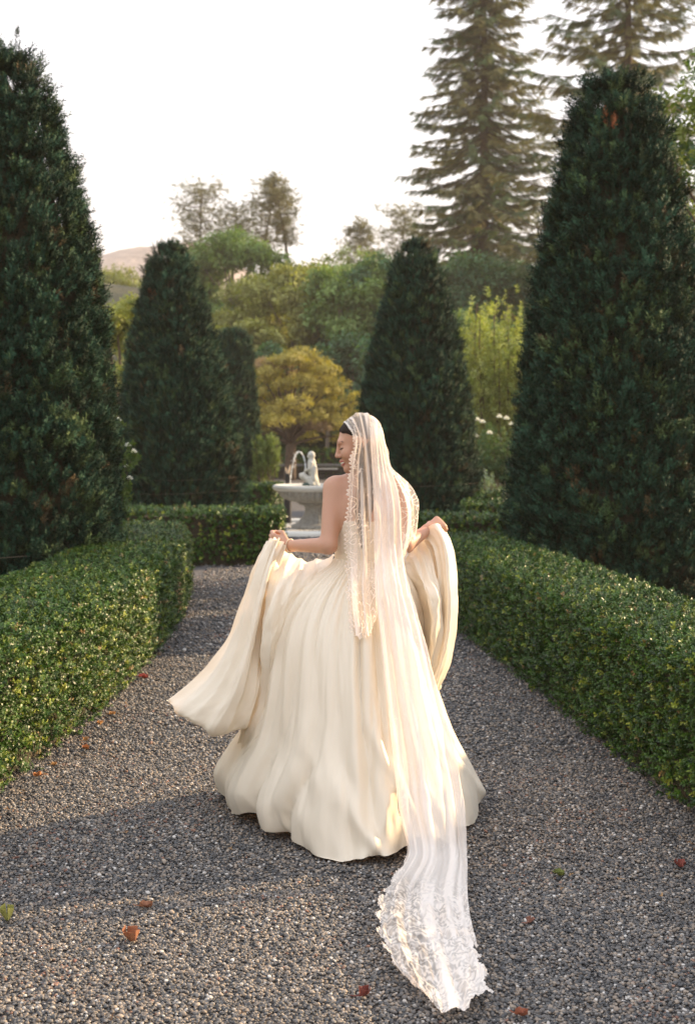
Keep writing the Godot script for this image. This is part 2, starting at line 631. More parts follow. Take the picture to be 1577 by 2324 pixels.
# line: inner edge of the hedge (x, z) from near to far; it is width wide, away from the path on the given side (-1 left, 1 right).
func hedge(label: String, line: Array, width: float, height: float, side: float, density: float, size := 1.0, light := 0.5) -> void:
	var o := thing("box_hedge", Vector3(line[0].x, 0, line[0].y), label, "hedge", "clipped box hedges along the paths")
	var start := o.position
	var len := 0.0
	var cuts := [0.0]
	for i in line.size() - 1:
		len += line[i].distance_to(line[i + 1])
		cuts.append(len)
	var at := func(s: float) -> Array:
		var i := 0
		while i < line.size() - 2 and s > cuts[i + 1]: i += 1
		var t: float = (s - cuts[i]) / maxf(cuts[i + 1] - cuts[i], 0.001)
		var m := line.size() - 1
		var p: Vector2 = spline(line[maxi(i - 1, 0)], line[i], line[i + 1], line[mini(i + 2, m)], t)
		var ahead: Vector2 = spline(line[maxi(i - 1, 0)], line[i], line[i + 1], line[mini(i + 2, m)], t + 0.05)
		var behind: Vector2 = spline(line[maxi(i - 1, 0)], line[i], line[i + 1], line[mini(i + 2, m)], t - 0.05)
		var dir := (ahead - behind).normalized()
		return [p, Vector2(dir.y, -dir.x) * side]
	# twiggy inside
	var sh := Shape.new()
	var nu := 10
	var nv := int(len / 0.35) + 3
	for j in nv:
		var a: Array = at.call(clampf(len * j / (nv - 1), 0.07, len - 0.07))
		for i in nu:
			var k := i / float(nu - 1) * 3.0
			var q: Vector2
			if k < 1.0: q = Vector2(0.06, k * (height - 0.06))
			elif k < 2.0: q = Vector2(lerpf(0.06, width - 0.06, k - 1.0), height - 0.06)
			else: q = Vector2(width - 0.06, (3.0 - k) * (height - 0.06))
			if j == 0 or j == nv - 1: q.y *= 0.98
			var p: Vector2 = a[0] + a[1] * q.x
			sh.v.append(Vector3(p.x, q.y, p.y) - start)
	sh.grid(0, nu, nv)
	for e in 2:
		var r := e * (nv - 1) * nu
		for i in nu / 2 - 1:
			sh.n.append_array(PackedInt32Array([r + i, r + i + 1, r + nu - 2 - i, r + i, r + nu - 2 - i, r + nu - 1 - i]))
	put("twigs", sh.mesh(false), M.twig, o)
	# leaf sprigs over the faces, the top and both ends
	var places := []
	var tints := PackedColorArray()
	var girth := height * 2.0 + width
	var n := int((len * girth + width * height * 2.0) * density)
	for i in n:
		var s := rng.randf() * (len + width * height * 2.0 / girth)
		var q := rng.randf() * girth
		var p2: Vector2
		var y: float
		var no: Vector3
		if s > len:
			var far := rng.randf() < 0.6
			var a: Array = at.call(len - 0.001 if far else 0.001)
			var b: Array = at.call(len - 0.1 if far else 0.1)
			var w := rng.randf()
			p2 = a[0] + a[1] * w * width
			y = rng.randf() * height
			var e: Vector2 = (a[0] - b[0]).normalized()
			no = Vector3(e.x, 0.15, e.y)
			# rounded corners of the end
			var corner := pow(absf(w * 2.0 - 1.0), 4.0)
			p2 -= e * 0.12 * corner
		else:
			var a: Array = at.call(s)
			var round_end := maxf(smoothstep(0.25, 0.0, s), smoothstep(len - 0.25, len, s)) * 0.1
			var across: float
			if q < height:
				across = round_end
				y = q
				no = Vector3(-a[1].x, 0.1, -a[1].y)
			elif q < height + width:
				across = q - height
				y = height
				no = Vector3(0, 1, 0)
			else:
				across = width - round_end
				y = girth - q
				no = Vector3(a[1].x, 0.1, a[1].y)
			var lip := minf(across, width - across)
			if q >= height and q < height + width:
				y -= 0.06 * pow(clampf(1.0 - lip / 0.14, 0.0, 1.0), 2.0)
			elif y > height - 0.12:
				var b := clampf((y - height + 0.12) / 0.12, 0.0, 1.0)
				across += 0.05 * b * b * (1.0 if q < height else -1.0)
			p2 = a[0] + a[1] * across
		var p := Vector3(p2.x, y, p2.y)
		var tuft := bump.get_noise_3dv(p * 9.0)
		if tuft < -0.3 and rng.randf() < 0.55: continue
		var lump := bump.get_noise_3dv(p * 3.1) * 0.016 + tuft * 0.040
		if y < 0.16 and rng.randf() > y / 0.16 * 0.75 + 0.25: continue
		p += no * (lump + rng.randf_range(-0.045, 0.012) + (0.03 if rng.randf() < 0.05 else 0.0))
		p.y = maxf(p.y, 0.01)
		var lean := no.normalized() + Vector3(0, 0.45, 0) + Vector3(rng.randfn(), rng.randfn(), rng.randfn()) * 0.45
		places.append(Transform3D(spin(lean, rng.randf() * TAU, Vector3.ONE * size * rng.randf_range(0.75, 1.3)), p - start))
		if ((p - Vector3(-1.50, 0.25, -12.4)) / Vector3(0.3, 0.2, 0.13)).length() < rng.randf_range(0.7, 1.1):
			tints.append(shade(Color(0.34, 0.19, 0.09), Color(0.48, 0.30, 0.16)))
			continue
		var w := rng.randf()
		var fresh := light * (0.7 + 1.3 * bump.get_noise_3dv(p * 2.0 + Vector3(50, 0, 0)))
		if w < fresh * 0.40: tints.append(shade(Color(0.12, 0.18, 0.02), Color(0.25, 0.28, 0.03)))
		elif w < 0.8: tints.append(shade(Color(0.030, 0.080, 0.008), Color(0.058, 0.122, 0.013)))
		elif w < 0.985: tints.append(shade(Color(0.012, 0.038, 0.008), Color(0.03, 0.07, 0.013)))
		else: tints.append(shade(Color(0.25, 0.15, 0.06), Color(0.3, 0.22, 0.09)))
	scatter("foliage", P.box, M.box_leaf, o, places, tints)

func build_hedges() -> void:
	hedge("long box hedge on the sunlit side of the path with a small browned patch", [Vector2(-2.3, -3.4), Vector2(-1.74, -5.4), Vector2(-1.50, -7.5), Vector2(-1.43, -9.6), Vector2(-1.46, -12.0), Vector2(-1.60, -14.4), Vector2(-1.83, -16.2)], 0.95, 0.66, 1.0, 2700.0, 0.70)
	hedge("dark faced box hedge bordering the gravel on the shaded side, widest in the picture", [Vector2(2.1, -3.2), Vector2(1.52, -5.8), Vector2(1.27, -8.3), Vector2(1.06, -10.6), Vector2(0.86, -12.8), Vector2(0.74, -14.2)], 0.8, 0.66, -1.0, 2700.0, 0.70, 0.4)
	hedge("straight box hedge crossing in front of the second yew on the sunny side", [Vector2(-0.86, -18.3), Vector2(-2.6, -18.3), Vector2(-7.5, -18.5)], 1.15, 0.68, -1.0, 800.0, 1.2)
	hedge("short box hedge end beside the fountain forecourt, below the slimmest yew", [Vector2(-1.5, -28.4), Vector2(-2.8, -28.6), Vector2(-6.0, -29.0)], 1.3, 0.68, -1.0, 400.0, 1.7)
	hedge("low box hedge strip seen just beyond her raised elbow", [Vector2(0.45, -16.9), Vector2(3.0, -16.9), Vector2(6.5, -17.0)], 0.9, 0.68, 1.0, 800.0, 1.2)
	hedge("second of the box strips stacked behind one another beside the dark yew", [Vector2(1.7, -20.4), Vector2(3.2, -20.4), Vector2(6.5, -20.5)], 0.9, 0.68, 1.0, 600.0, 1.4)
	hedge("farthest box strip beneath the white flowered bush", [Vector2(1.9, -24.4), Vector2(3.5, -24.4), Vector2(7.0, -24.6)], 1.2, 0.66, 1.0, 450.0, 1.6)
	hedge("bright clipped hedge running behind the low stone wall", [Vector2(-12.0, -61.6), Vector2(0.0, -61.6), Vector2(9.0, -61.6)], 1.2, 1.12, 1.0, 55.0, 4.6, 0.7)

# ---------------------------------------------------------------- clipped yew columns

func yew_radius(t: float, top: float, curve: float) -> float:
	var r := lerpf(0.94, 1.0, smoothstep(0.0, 0.18, t)) * lerpf(1.0, top, pow(t, curve))
	return r * sqrt(clampf((1.03 - t) / 0.06, 0.0, 1.0)) if t > 0.97 else r

func yew(label: String, at: Vector3, height: float, radius: float, top: float, density: float, size: float, ragged: float, dead: Array, ties: Array, foot := 0.25, lean_x := 0.0, curve := 1.9) -> void:
	var o := thing("clipped_yew", at, label, "yew tree", "clipped yew columns")
	# trunk and dense dark inside
	var sh := Shape.new()
	sh.tube([Vector3.ZERO, Vector3(0, height * 0.4, 0), Vector3(0.03, height * 0.9, 0)], [0.13, 0.09, 0.03], 8)
	put("trunk", sh.mesh(), M.bark, o)
	sh = Shape.new()
	var prof := PackedVector2Array()
	for i in 13:
		var t := i / 12.0
		prof.append(Vector2(maxf(yew_radius(t, top, curve) * radius - 0.17 - absf(lean_x) * t, 0.02), foot + t * (height - foot - 0.16)))
	prof.insert(0, Vector2(0.01, foot))
	prof.append(Vector2(0.005, height - 0.15))
	sh.lathe(prof, 20)
	put("twigs", sh.mesh(), M.twig, o)
	var places := []
	var tints := PackedColorArray()
	var dead_places := []
	var dead_tints := PackedColorArray()
	var n := int(height * radius * TAU * (1.0 + top) * 0.5 * density)
	for i in n:
		var t := rng.randf()
		if rng.randf() > yew_radius(t, top, curve): continue
		var a := rng.randf() * TAU
		var wave := bump.get_noise_3d(cos(a) * 1.6 + at.x, t * height * 0.9, sin(a) * 1.6)
		var r := yew_radius(t, top, curve) * radius * (1.0 + wave * 0.05) + rng.randf_range(-0.06, 0.015) - 0.04
		if t > 0.96: r *= sqrt(rng.randf())
		var out := Vector3(cos(a), 0.0, sin(a))
		var c := Vector3(cos(a) * r + lean_x * t, foot * 0.4 + t * (height - foot * 0.4), sin(a) * r)
		if t > 0.96: c.y = height - rng.randf() * 0.08 - 0.1 * (r / radius) * (r / radius)
		var gap := bump.get_noise_3dv((c + at) * Vector3(4.6, 2.9, 4.6)) + 0.5 * bump.get_noise_3dv((c + at) * Vector3(10.0, 6.0, 10.0))
		if gap < -0.25 and rng.randf() < 0.5: continue
		c += out * clampf(gap, -0.9, 0.9) * (0.07 + 0.06 * ragged)
		var h := rng.randf_range(0.7, 1.3) * size
		var is_dead := false
		for s in dead:
			if c.distance_to(s[0]) < s[1] * rng.randf_range(0.6, 1.1): is_dead = true
		var base := shade(Color(0.009, 0.028, 0.016), Color(0.034, 0.082, 0.046), 0.35)
		if rng.randf() < 0.12: base = shade(Color(0.05, 0.095, 0.035), Color(0.085, 0.12, 0.045))
		if rng.randf() < 0.015: base = shade(Color(0.07, 0.05, 0.025), Color(0.12, 0.085, 0.04))
		# one tuft: a handful of sprays round an upright clump
		for k in 7:
			var b := rng.randf() * TAU
			var e := out * rng.randf_range(-0.02, 0.05) + Vector3(cos(b) * 0.045, rng.randf_range(-0.09, 0.08), sin(b) * 0.045)
			var lean := out * rng.randf_range(0.15, 0.8) + Vector3(cos(b) * 0.3, rng.randf_range(0.5, 1.1), sin(b) * 0.3)
			var tr := Transform3D(spin(lean, rng.randf() * TAU, Vector3.ONE * h * rng.randf_range(0.8, 1.2)), c + e * h)
			if is_dead:
				dead_places.append(tr)
				dead_tints.append(shade(Color(0.30, 0.10, 0.04), Color(0.42, 0.17, 0.07)))
			else:
				places.append(tr)
				var g := rng.randf_range(0.75, 1.25)
				tints.append(Color(base.r * g, base.g * g, base.b * g))
	# leading shoots that have grown out of the clipped outline
	var leaders := int(34 * ragged)
	for i in leaders:
		var t := 1.0 - pow(rng.randf(), 1.6) * 0.75
		var a := rng.randf() * TAU
		var r := yew_radius(minf(t, 0.96), top, curve) * radius * (rng.randf_range(0.3, 1.0) if t > 0.93 else rng.randf_range(0.94, 1.05))
		var root := Vector3(cos(a) * r + lean_x * t, t * height - 0.1, sin(a) * r)
		var tall := rng.randf_range(0.15, 0.42) * (1.0 if ragged > 0.7 else 0.6)
		for k in int(tall * 60):
			var f := rng.randf()
			var w := 0.055 * (1.0 - f) + 0.008
			var p := root + Vector3(rng.randfn() * w * 0.7 + cos(a) * 0.03 * f, f * tall, rng.randfn() * w * 0.7 + sin(a) * 0.03 * f)
			places.append(Transform3D(spin(Vector3(rng.randfn() * 0.3, 1, rng.randfn() * 0.3), rng.randf() * TAU, Vector3.ONE * rng.randf_range(0.6, 0.9) * size), p))
			tints.append(shade(Color(0.02, 0.045, 0.028), Color(0.06, 0.085, 0.04)))
	scatter("foliage", P.yew, M.yew_leaf, o, places, tints)
	if dead_places.size() > 0:
		var d := scatter("dead_foliage", P.yew, M.dead, o, dead_places, dead_tints)
		d.set_meta("label", "rust brown dead patch in the yew")
	for y in ties:
		var ring := []
		var width := []
		for i in 41:
			var a := TAU * i / 40.0
			var r := yew_radius(y / height, top, curve) * radius * (1.0 + 0.02 * sin(a * 5.0)) + 0.035
			ring.append(Vector3(cos(a) * r, y + 0.02 * sin(a * 2.0 + y), sin(a) * r))
			width.append(0.003)
		var ts := Shape.new()
		ts.tube(ring, width, 5)
		put("tie_wire", ts.mesh(), M.twine, o)

func build_yews() -> void:
	yew("tall ragged yew with spiky shoots along its outline, tallest on the sunlit side", Vector3(-3.12, 0, -13.0), 5.06, 0.99, 0.24, 330.0, 0.85, 1.0, [[Vector3(0.55, 2.9, 0.72), 0.085]], [0.62], 0.2, 0.0, 2.8)
	yew("broad dark yew with a rust red dead patch near its flat top", Vector3(2.62, 0, -14.0), 5.1, 1.02, 0.31, 330.0, 0.85, 0.7, [[Vector3(-0.10, 4.68, 0.46), 0.15], [Vector3(-0.26, 4.6, 0.40), 0.08]], [], 0.15)
	yew("blunt conical yew behind the crossing hedge with twine round its foot", Vector3(-2.88, 0, -25.0), 4.95, 1.08, 0.23, 300.0, 1.0, 0.35, [[Vector3(-0.5, 4.05, 0.35), 0.12]], [0.72, 0.95], 0.2, -0.22)
	yew("conical yew directly behind the bride's veil", Vector3(1.19, 0, -25.0), 5.02, 1.07, 0.21, 300.0, 1.0, 0.35, [], [0.85], 0.2)
	yew("slimmest and most distant yew, a narrow column beside the maple", Vector3(-3.0, 0, -38.0), 4.45, 0.66, 0.5, 280.0, 1.1, 0.25, [], [], 0.2)

# ---------------------------------------------------------------- trees and shrubs

func limb(sh: Shape, a: Vector3, b: Vector3, r0: float, r1: float, bend: Vector3, sides := 6) -> void:
	var pts := []
	var rad := []
	for i in 6:
		var t := i / 5.0
		pts.append(a.lerp(b, t) + bend * sin(t * PI))
		rad.append(lerpf(r0, r1, t))
	sh.tube(pts, rad, sides)

# Leaf clusters through the outer part of a blob.
func fill(places: Array, tints: PackedColorArray, c: Vector3, r: Vector3, n: int, size: float, a: Color, b: Color, flat := 0.0) -> void:
	for i in n:
		var q := Vector3(rng.randfn(), rng.randfn(), rng.randfn()).normalized()
		var depth := pow(rng.randf(), 0.35)
		var p := c + q * r * depth
		if bump.get_noise_3dv(p * (0.9 / maxf(size, 0.05)) * 0.5) < -0.22: continue
		var up := Vector3(q.x * 0.5, 1.0, q.z * 0.5) + Vector3(rng.randfn(), rng.randfn(), rng.randfn()) * 0.4
		var s := size * rng.randf_range(0.7, 1.35)
		places.append(Transform3D(spin(up, rng.randf() * TAU, Vector3(s, s * (1.0 - flat), s)), p))
		tints.append(shade(a, b, 0.3))

# A rounded tree of several leafy clumps on limbs.
func broad_tree(called: String, label: String, category: String, group: String, at: Vector3, height: float, spread: float, a: Color, b: Color, clumps: int, per: int, size: float, from := 0.3, bark: Material = null, shape := "broad", leafmat: Material = null, flat := 0.0) -> Node3D:
	var o := thing(called, at, label, category, group)
	var sh := Shape.new()
	var fork := Vector3(rng.randf_range(-0.05, 0.05) * height, height * from, 0)
	limb(sh, Vector3(0, -0.3, 0), fork, height * 0.028, height * 0.02, Vector3(rng.randfn(), 0, rng.randfn()) * 0.01 * height, 8)
	var places := []
	var tints := PackedColorArray()
	for k in clumps:
		var ang := k * 2.4 + rng.randf()
		var up := rng.randf()
		var reach := spread * sqrt(maxf(1.0 - pow(absf(up * 2.0 - 0.75) / 1.3, 2.0), 0.05)) * sqrt(rng.randf_range(0.25, 1.0))
		var c := Vector3(cos(ang) * reach, height * lerpf(from + 0.08, 0.92, up), sin(ang) * reach)
		var s := spread * rng.randf_range(0.26, 0.46)
		limb(sh, fork.lerp(Vector3(0, height * 0.6, 0), up * 0.5), c, height * 0.011, height * 0.003, Vector3(0, rng.randf_range(-0.02, 0.05) * height, 0), 5)
		fill(places, tints, c, Vector3(s, s * lerpf(0.8, 0.4, flat), s), per, size, a, b, flat)
	put("trunk", sh.mesh(), bark if bark else M.bark, o)
	scatter("crown", P[shape], leafmat if leafmat else M.tree_leaf, o, places, tints)
	return o

# A tall conifer: straight trunk, tiers of limbs carrying flat sprays.
func redwood(label: String, at: Vector3, height: float, reach: float, tiers: int, full: float, low: float, rise_: float, size: float) -> void:
	var o := thing("redwood_tree", at, label, "conifer", "tall conifers beyond the garden")
	var sh := Shape.new()
	sh.tube([Vector3(0, -0.5, 0), Vector3(0, height * 0.3, 0), Vector3(0.1, height * 0.65, 0), Vector3(0, height, 0)], [height * 0.0125, height * 0.0098, height * 0.006, 0.03], 10)
	put("trunk", sh.mesh(), M.bark, o)
	var wood := Shape.new()
	var places := []
	var tints := PackedColorArray()
	for k in tiers:
		var t := low + (1.0 - low) * (k + rng.randf()) / tiers
		var y := t * height
		var ang := k * 2.399 + rng.randf_range(-0.5, 0.5)
		var len := reach * pow(1.0 - t, 0.62) * rng.randf_range(0.6, 1.12) + 0.3
		var dir := Vector3(cos(ang), 0, sin(ang))
		var tip := Vector3(0, y, 0) + dir * len + Vector3(0, len * (rise_ + rng.randf_range(-0.3, 0.16)), 0)
		var sag := Vector3(0, -len * 0.10, 0)
		limb(wood, Vector3(0, y, 0), tip, 0.055 * len / reach + 0.02, 0.012, sag, 4)
		var m := int(len * full)
		var tone := rng.randf()
		for i in m:
			var f := pow(rng.randf(), 0.75)
			var p := Vector3(0, y, 0).lerp(tip, f) + sag * sin(f * PI)
			var s := rng.randf_range(-1.0, 1.0)
			var out := (dir + Vector3(-dir.z, 0, dir.x) * s * 1.3 + Vector3(0, rng.randf_range(-0.95, 0.1), 0)).normalized()
			var side := out.cross(Vector3.UP).normalized()
			var z := side.rotated(out, rng.randf_range(-0.5, 0.5))
			var q := size * rng.randf_range(0.6, 1.25) * (1.1 - 0.4 * f)
			places.append(Transform3D(Basis(out * q, z.cross(out) * q, z * q), p))
			if tone < 0.45: tints.append(shade(Color(0.08, 0.13, 0.06), Color(0.15, 0.20, 0.085), 0.3))
			else: tints.append(shade(Color(0.16, 0.165, 0.065), Color(0.27, 0.245, 0.10), 0.3))
	put("limbs", wood.mesh(), M.bark, o).set_meta("kind", "stuff")
	scatter("crown", P.spray, M.needle, o, places, tints)

# A sparse pine: bare leaning trunk, a few limbs, loose tufts.
func pine(label: String, at: Vector3, height: float, spread: float, lean: float, clumps: int, per: int, from: float) -> void:
	var o := thing("pine_tree", at, label, "pine tree", "thin pines along the ridge")
	var sh := Shape.new()
	var top := Vector3(lean, height, 0)
	limb(sh, Vector3(0, -1, 0), top, height * 0.017, height * 0.004, Vector3(lean * -0.12, 0, 0), 7)
	var places := []
	var tints := PackedColorArray()
	for k in clumps:
		var t := lerpf(from, 1.0, (k + rng.randf()) / clumps)
		var root := Vector3.ZERO.lerp(top, t) + Vector3(lean * -0.12, 0, 0) * sin(t * PI)
		var ang := k * 2.4 + rng.randf()
		var r := spread * (0.35 + 0.65 * sin(clampf((t - from) / (1.0 - from), 0.08, 0.92) * PI)) * rng.randf_range(0.45, 1.0)
		var c := root + Vector3(cos(ang) * r, rng.randf_range(0.05, 0.35) * r, sin(ang) * r)
		limb(sh, root, c, height * 0.005, height * 0.0015, Vector3(0, -0.08 * r, 0), 4)
		var tone := shade(Color(0.15, 0.16, 0.09), Color(0.27, 0.25, 0.14), 0.1)
		for i in per:
			var f := sqrt(rng.randf_range(0.12, 1.15))
			var p := root.lerp(c, f) + Vector3(rng.randfn(), rng.randfn() * 0.7 + 0.1, rng.randfn()) * spread * 0.17
			places.append(Transform3D(spin(Vector3(rng.randfn() * 0.4, 1, rng.randfn() * 0.4), rng.randf() * TAU, Vector3.ONE * rng.randf_range(0.3, 0.55)), p))
			var g := rng.randf_range(0.75, 1.25)
			tints.append(Color(tone.r * g, tone.g * g, tone.b * g))
	put("trunk", sh.mesh(), M.bark, o)
	scatter("crown", P.tuft, M.needle, o, places, tints)

func build_trees() -> void:
	redwood("towering redwood with a straight bare trunk line, standing alone against the sky", Vector3(8.5, 0, -90.0), 37.0, 7.3, 430, 14.0, 0.12, -0.12, 0.78)
	redwood("second redwood, wider and darker, its top boughs above the broad yew", Vector3(14.6, 0, -75.0), 33.0, 9.4, 240, 13.0, 0.2, 0.05, 0.75)
	pine("dense little pine at the end of the ridge row, nearest the pale hill", Vector3(-11.6, 12.6, -112.0), 8.8, 2.9, 0.2, 40, 42, 0.32)
	pine("low spreading pine in the middle of the ridge row", Vector3(-9.0, 12.8, -110.0), 6.6, 2.4, 0.5, 28, 40, 0.3)
	pine("pine with a leaning double stem and long bare legs", Vector3(-4.2, 13.0, -111.0), 9.0, 1.7, -1.6, 30, 44, 0.42)
	pine("tallest ridge pine, bent and open crowned", Vector3(-7.2, 12.8, -113.0), 8.6, 2.6, 1.5, 36, 46, 0.36)
	pine("soft rounded pine on the ridge left of the redwood", Vector3(1.0, 12.2, -112.0), 6.2, 2.0, 0.0, 34, 46, 0.2)
	pine("hazy pine close beside the redwood, half hidden by its boughs", Vector3(4.4, 12.2, -116.0), 8.0, 2.8, 0.2, 40, 48, 0.15)
	# the wood on the slope reads as one mass; the trees that stand out from it are built one by one below
	var wood := Node3D.new()
	wood.name = "hillside_woodland"
	add_child(wood)
	tag(wood, "soft green wood covering the slope behind the garden", "woodland", "", "stuff")
	var places := []
	var tints := PackedColorArray()
	for i in 74:
		var d := rng.randf_range(84.0, 122.0)
		var x := rng.randf_range(-0.36, 0.30) * d
		var s := rng.randf_range(1.8, 3.0)
		var warm := smoothstep(6.0, -8.0, x + rng.randfn() * 3.0)
		var a := Color(0.10, 0.17, 0.06).lerp(Color(0.22, 0.235, 0.075), warm)
		fill(places, tints, Vector3(x, rise(x, d) + s * (0.55 if x > -8.0 else 0.0), -d), Vector3(s, s * 0.85, s), 330, 0.8, a, a * 1.6)
	scatter("leaves", P.broad, M.tree_leaf, wood, places, tints)
	var olive := [Color(0.24, 0.26, 0.075), Color(0.42, 0.41, 0.14)]
	var green := [Color(0.13, 0.23, 0.07), Color(0.26, 0.35, 0.12)]
	var deep := [Color(0.05, 0.13, 0.065), Color(0.12, 0.21, 0.10)]
	var lime := [Color(0.24, 0.29, 0.06), Color(0.40, 0.41, 0.10)]
	for r in [
		["yellowish oak at the top of the slope beside the pale ridge", -11.5, 80.0, 5.6, 3.2, lime],
		["bright green oak bulging above the slope's skyline", -6.8, 86.0, 8.6, 3.0, green],
		["olive tree on the slope below the leaning pine", -5.0, 80.0, 7.2, 3.0, olive],
		["rounded olive oak under the gap in the ridge pines", -2.4, 78.0, 8.0, 3.0, olive],
		["leafy green oak on the slope with a pale upright stem", 0.0, 74.0, 9.4, 2.8, green],
		["blue green oak just behind the conical yew's shoulder", 2.4, 75.0, 9.0, 3.2, deep],
		["lower olive oak behind the blunt yew's sunny edge", -5.2, 70.0, 6.6, 2.4, olive],
		["dark hollow evergreen above the golden maple", -3.6, 66.0, 6.0, 1.2, deep],
		["deep green bushy tree right behind the golden maple's flank", 0.4, 66.0, 6.2, 2.6, deep],
		["mid green tree filling the gap below the redwood", 5.6, 70.0, 7.0, 3.0, green],
		["dark conifer skirt at the foot of the tall redwood", 7.6, 76.0, 9.4, 3.2, deep],
		["grey green tree low on the slope beside the ragged yew", -9.0, 68.0, 6.2, 2.4, olive],
	]:
		broad_tree("oak_tree", r[0], "tree", "trees on the slope", Vector3(r[1], rise(r[1], r[2]) - 0.2, -r[2]), r[3], r[4], r[5][0], r[5][1], 22, 150, 0.62, 0.22, M.pale_bark)
	# the golden maple behind the fountain
	var mp := thing("maple_tree", Vector3(-2.35, 0, -58.0), "golden leaved spreading maple with a forked trunk behind the fountain", "maple tree")
	var sh := Shape.new()
	limb(sh, Vector3(0, 0, 0), Vector3(0.05, 1.5, 0), 0.26, 0.2, Vector3(0.02, 0, 0), 9)
	places = []
	tints = PackedColorArray()
	for k in 46:
		var t := (k + 0.5) / 46.0
		var ang := k * 2.399
		var y := lerpf(1.7, 5.0, pow(t, 0.9))
		var r := 2.95 * sqrt(maxf(1.0 - pow(t, 2.2), 0.03)) * rng.randf_range(0.35, 1.0)
		var c := Vector3(cos(ang) * r + 0.35, y + rng.randf_range(-0.15, 0.2), sin(ang) * r)
		limb(sh, Vector3(0.05, 1.4 + 0.9 * t, 0), c, 0.07, 0.015, Vector3(0, 0.18, 0), 5)
		var pinkish := rng.randf() < 0.1
		var s := rng.randf_range(0.5, 0.85)
		fill(places, tints, c, Vector3(s, s * 0.38, s), 105, 0.27, Color(0.34, 0.23, 0.15) if pinkish else Color(0.32, 0.28, 0.07), Color(0.45, 0.33, 0.23) if pinkish else Color(0.52, 0.43, 0.13), 0.2)
	put("trunk", sh.mesh(), M.bark, mp)
	scatter("crown", P.broad, M.tree_leaf, mp, places, tints)
	broad_tree("small_tree", "thin pinkish trunked small tree in shade behind the clipped hedge", "tree", "", Vector3(-0.95, 0, -63.5), 4.2, 1.5, deep[0], deep[1], 12, 90, 0.4, 0.55, M.pale_bark)
	broad_tree("garden_tree", "lime green leafy tree glowing between the two yews on the sunny side", "tree", "", Vector3(-5.15, 0, -33.0), 5.2, 1.2, Color(0.22, 0.26, 0.06), Color(0.38, 0.38, 0.12), 26, 100, 0.24, 0.12)
	# lime green tree of upright shoots between the conical and the broad yew
	var lt := thing("upright_tree", Vector3(3.75, 0, -34.0), "lime green tree of upright leafy shoots between the two yews on the shaded side", "tree")
	sh = Shape.new()
	places = []
	tints = PackedColorArray()
	for k in 34:
		var ang := k * 2.4
		var r := 1.35 * sqrt(rng.randf())
		var root := Vector3(cos(ang) * 0.15, 0.6, sin(ang) * 0.15)
		var tip := Vector3(cos(ang) * r, rng.randf_range(3.6, 5.15) - 0.35 * r, sin(ang) * r)
		limb(sh, root, tip, 0.03, 0.008, Vector3(cos(ang), 0, sin(ang)) * 0.3, 4)
		for i in 95:
			var f := pow(rng.randf(), 0.6)
			var p := root.lerp(tip, f) + Vector3(cos(ang), 0, sin(ang)) * 0.3 * sin(f * PI) + Vector3(rng.randfn(), rng.randfn(), rng.randfn()) * 0.2
			if p.y < 1.4: continue
			places.append(Transform3D(spin(Vector3(rng.randfn() * 0.3, 1, rng.randfn() * 0.3), rng.randf() * TAU, Vector3.ONE * rng.randf_range(0.22, 0.36)), p))
			tints.append(shade(Color(0.25, 0.30, 0.10), Color(0.46, 0.47, 0.20)))
	limb(sh, Vector3(0, -0.1, 0), Vector3(0, 0.8, 0), 0.12, 0.1, Vector3.ZERO, 8)
	put("trunk", sh.mesh(), M.bark, lt)
	scatter("crown", P.shoot, M.tree_leaf, lt, places, tints)
	# large leaved tree at the edge of the picture, behind the broad yew
	var rt := thing("leafy_tree", Vector3(4.95, 0, -18.5), "large leaved tree with sky showing through, behind the broad yew's sunny flank", "tree")
	sh = Shape.new()
	limb(sh, Vector3(0, -0.1, 0), Vector3(0.2, 3.0, 0), 0.16, 0.1, Vector3(0.1, 0, 0), 8)
	places = []
	tints = PackedColorArray()
	for k in 40:
		var ang := k * 2.4
		var t := (k + 0.5) / 40.0
		var r := 1.5 * sqrt(maxf(1.0 - pow(absf(t * 2.0 - 0.9), 2.5), 0.05)) * rng.randf_range(0.5, 1.0)
		var c := Vector3(cos(ang) * r, lerpf(1.2, 6.2, t), sin(ang) * r)
		limb(sh, Vector3(0.1, 0.8 + 3.4 * t, 0), c, 0.035, 0.01, Vector3(0, 0.1, 0), 4)
		var w := rng.randf()
		fill(places, tints, c, Vector3.ONE * rng.randf_range(0.4, 0.6), 60, 0.30, Color(0.05, 0.11, 0.045) if w < 0.6 else Color(0.14, 0.19, 0.05), Color(0.11, 0.17, 0.08) if w < 0.6 else Color(0.24, 0.27, 0.09))
	put("trunk", sh.mesh(), M.bark, rt)
	scatter("crown", P.shoot, M.tree_leaf, rt, places, tints)

func rose(parent: Node, at: Vector3, r: float) -> void:
	var sh := Shape.new()
	for ring in 4:
		for k in 5 + ring:
			var a := TAU * k / (5 + ring) + ring * 0.7
			var open := 0.25 + ring * 0.33
			var out := Vector3(cos(a) * sin(open), cos(open), sin(a) * sin(open))
			leaf(sh, Vector3(cos(a), 0, sin(a)) * r * 0.12 * ring, out, r * (1.0 - 0.12 * ring) * 1.1, r * 0.42)
	sh.col.resize(0)
	put("flower", sh.mesh(false), M.white_petal, parent, at)

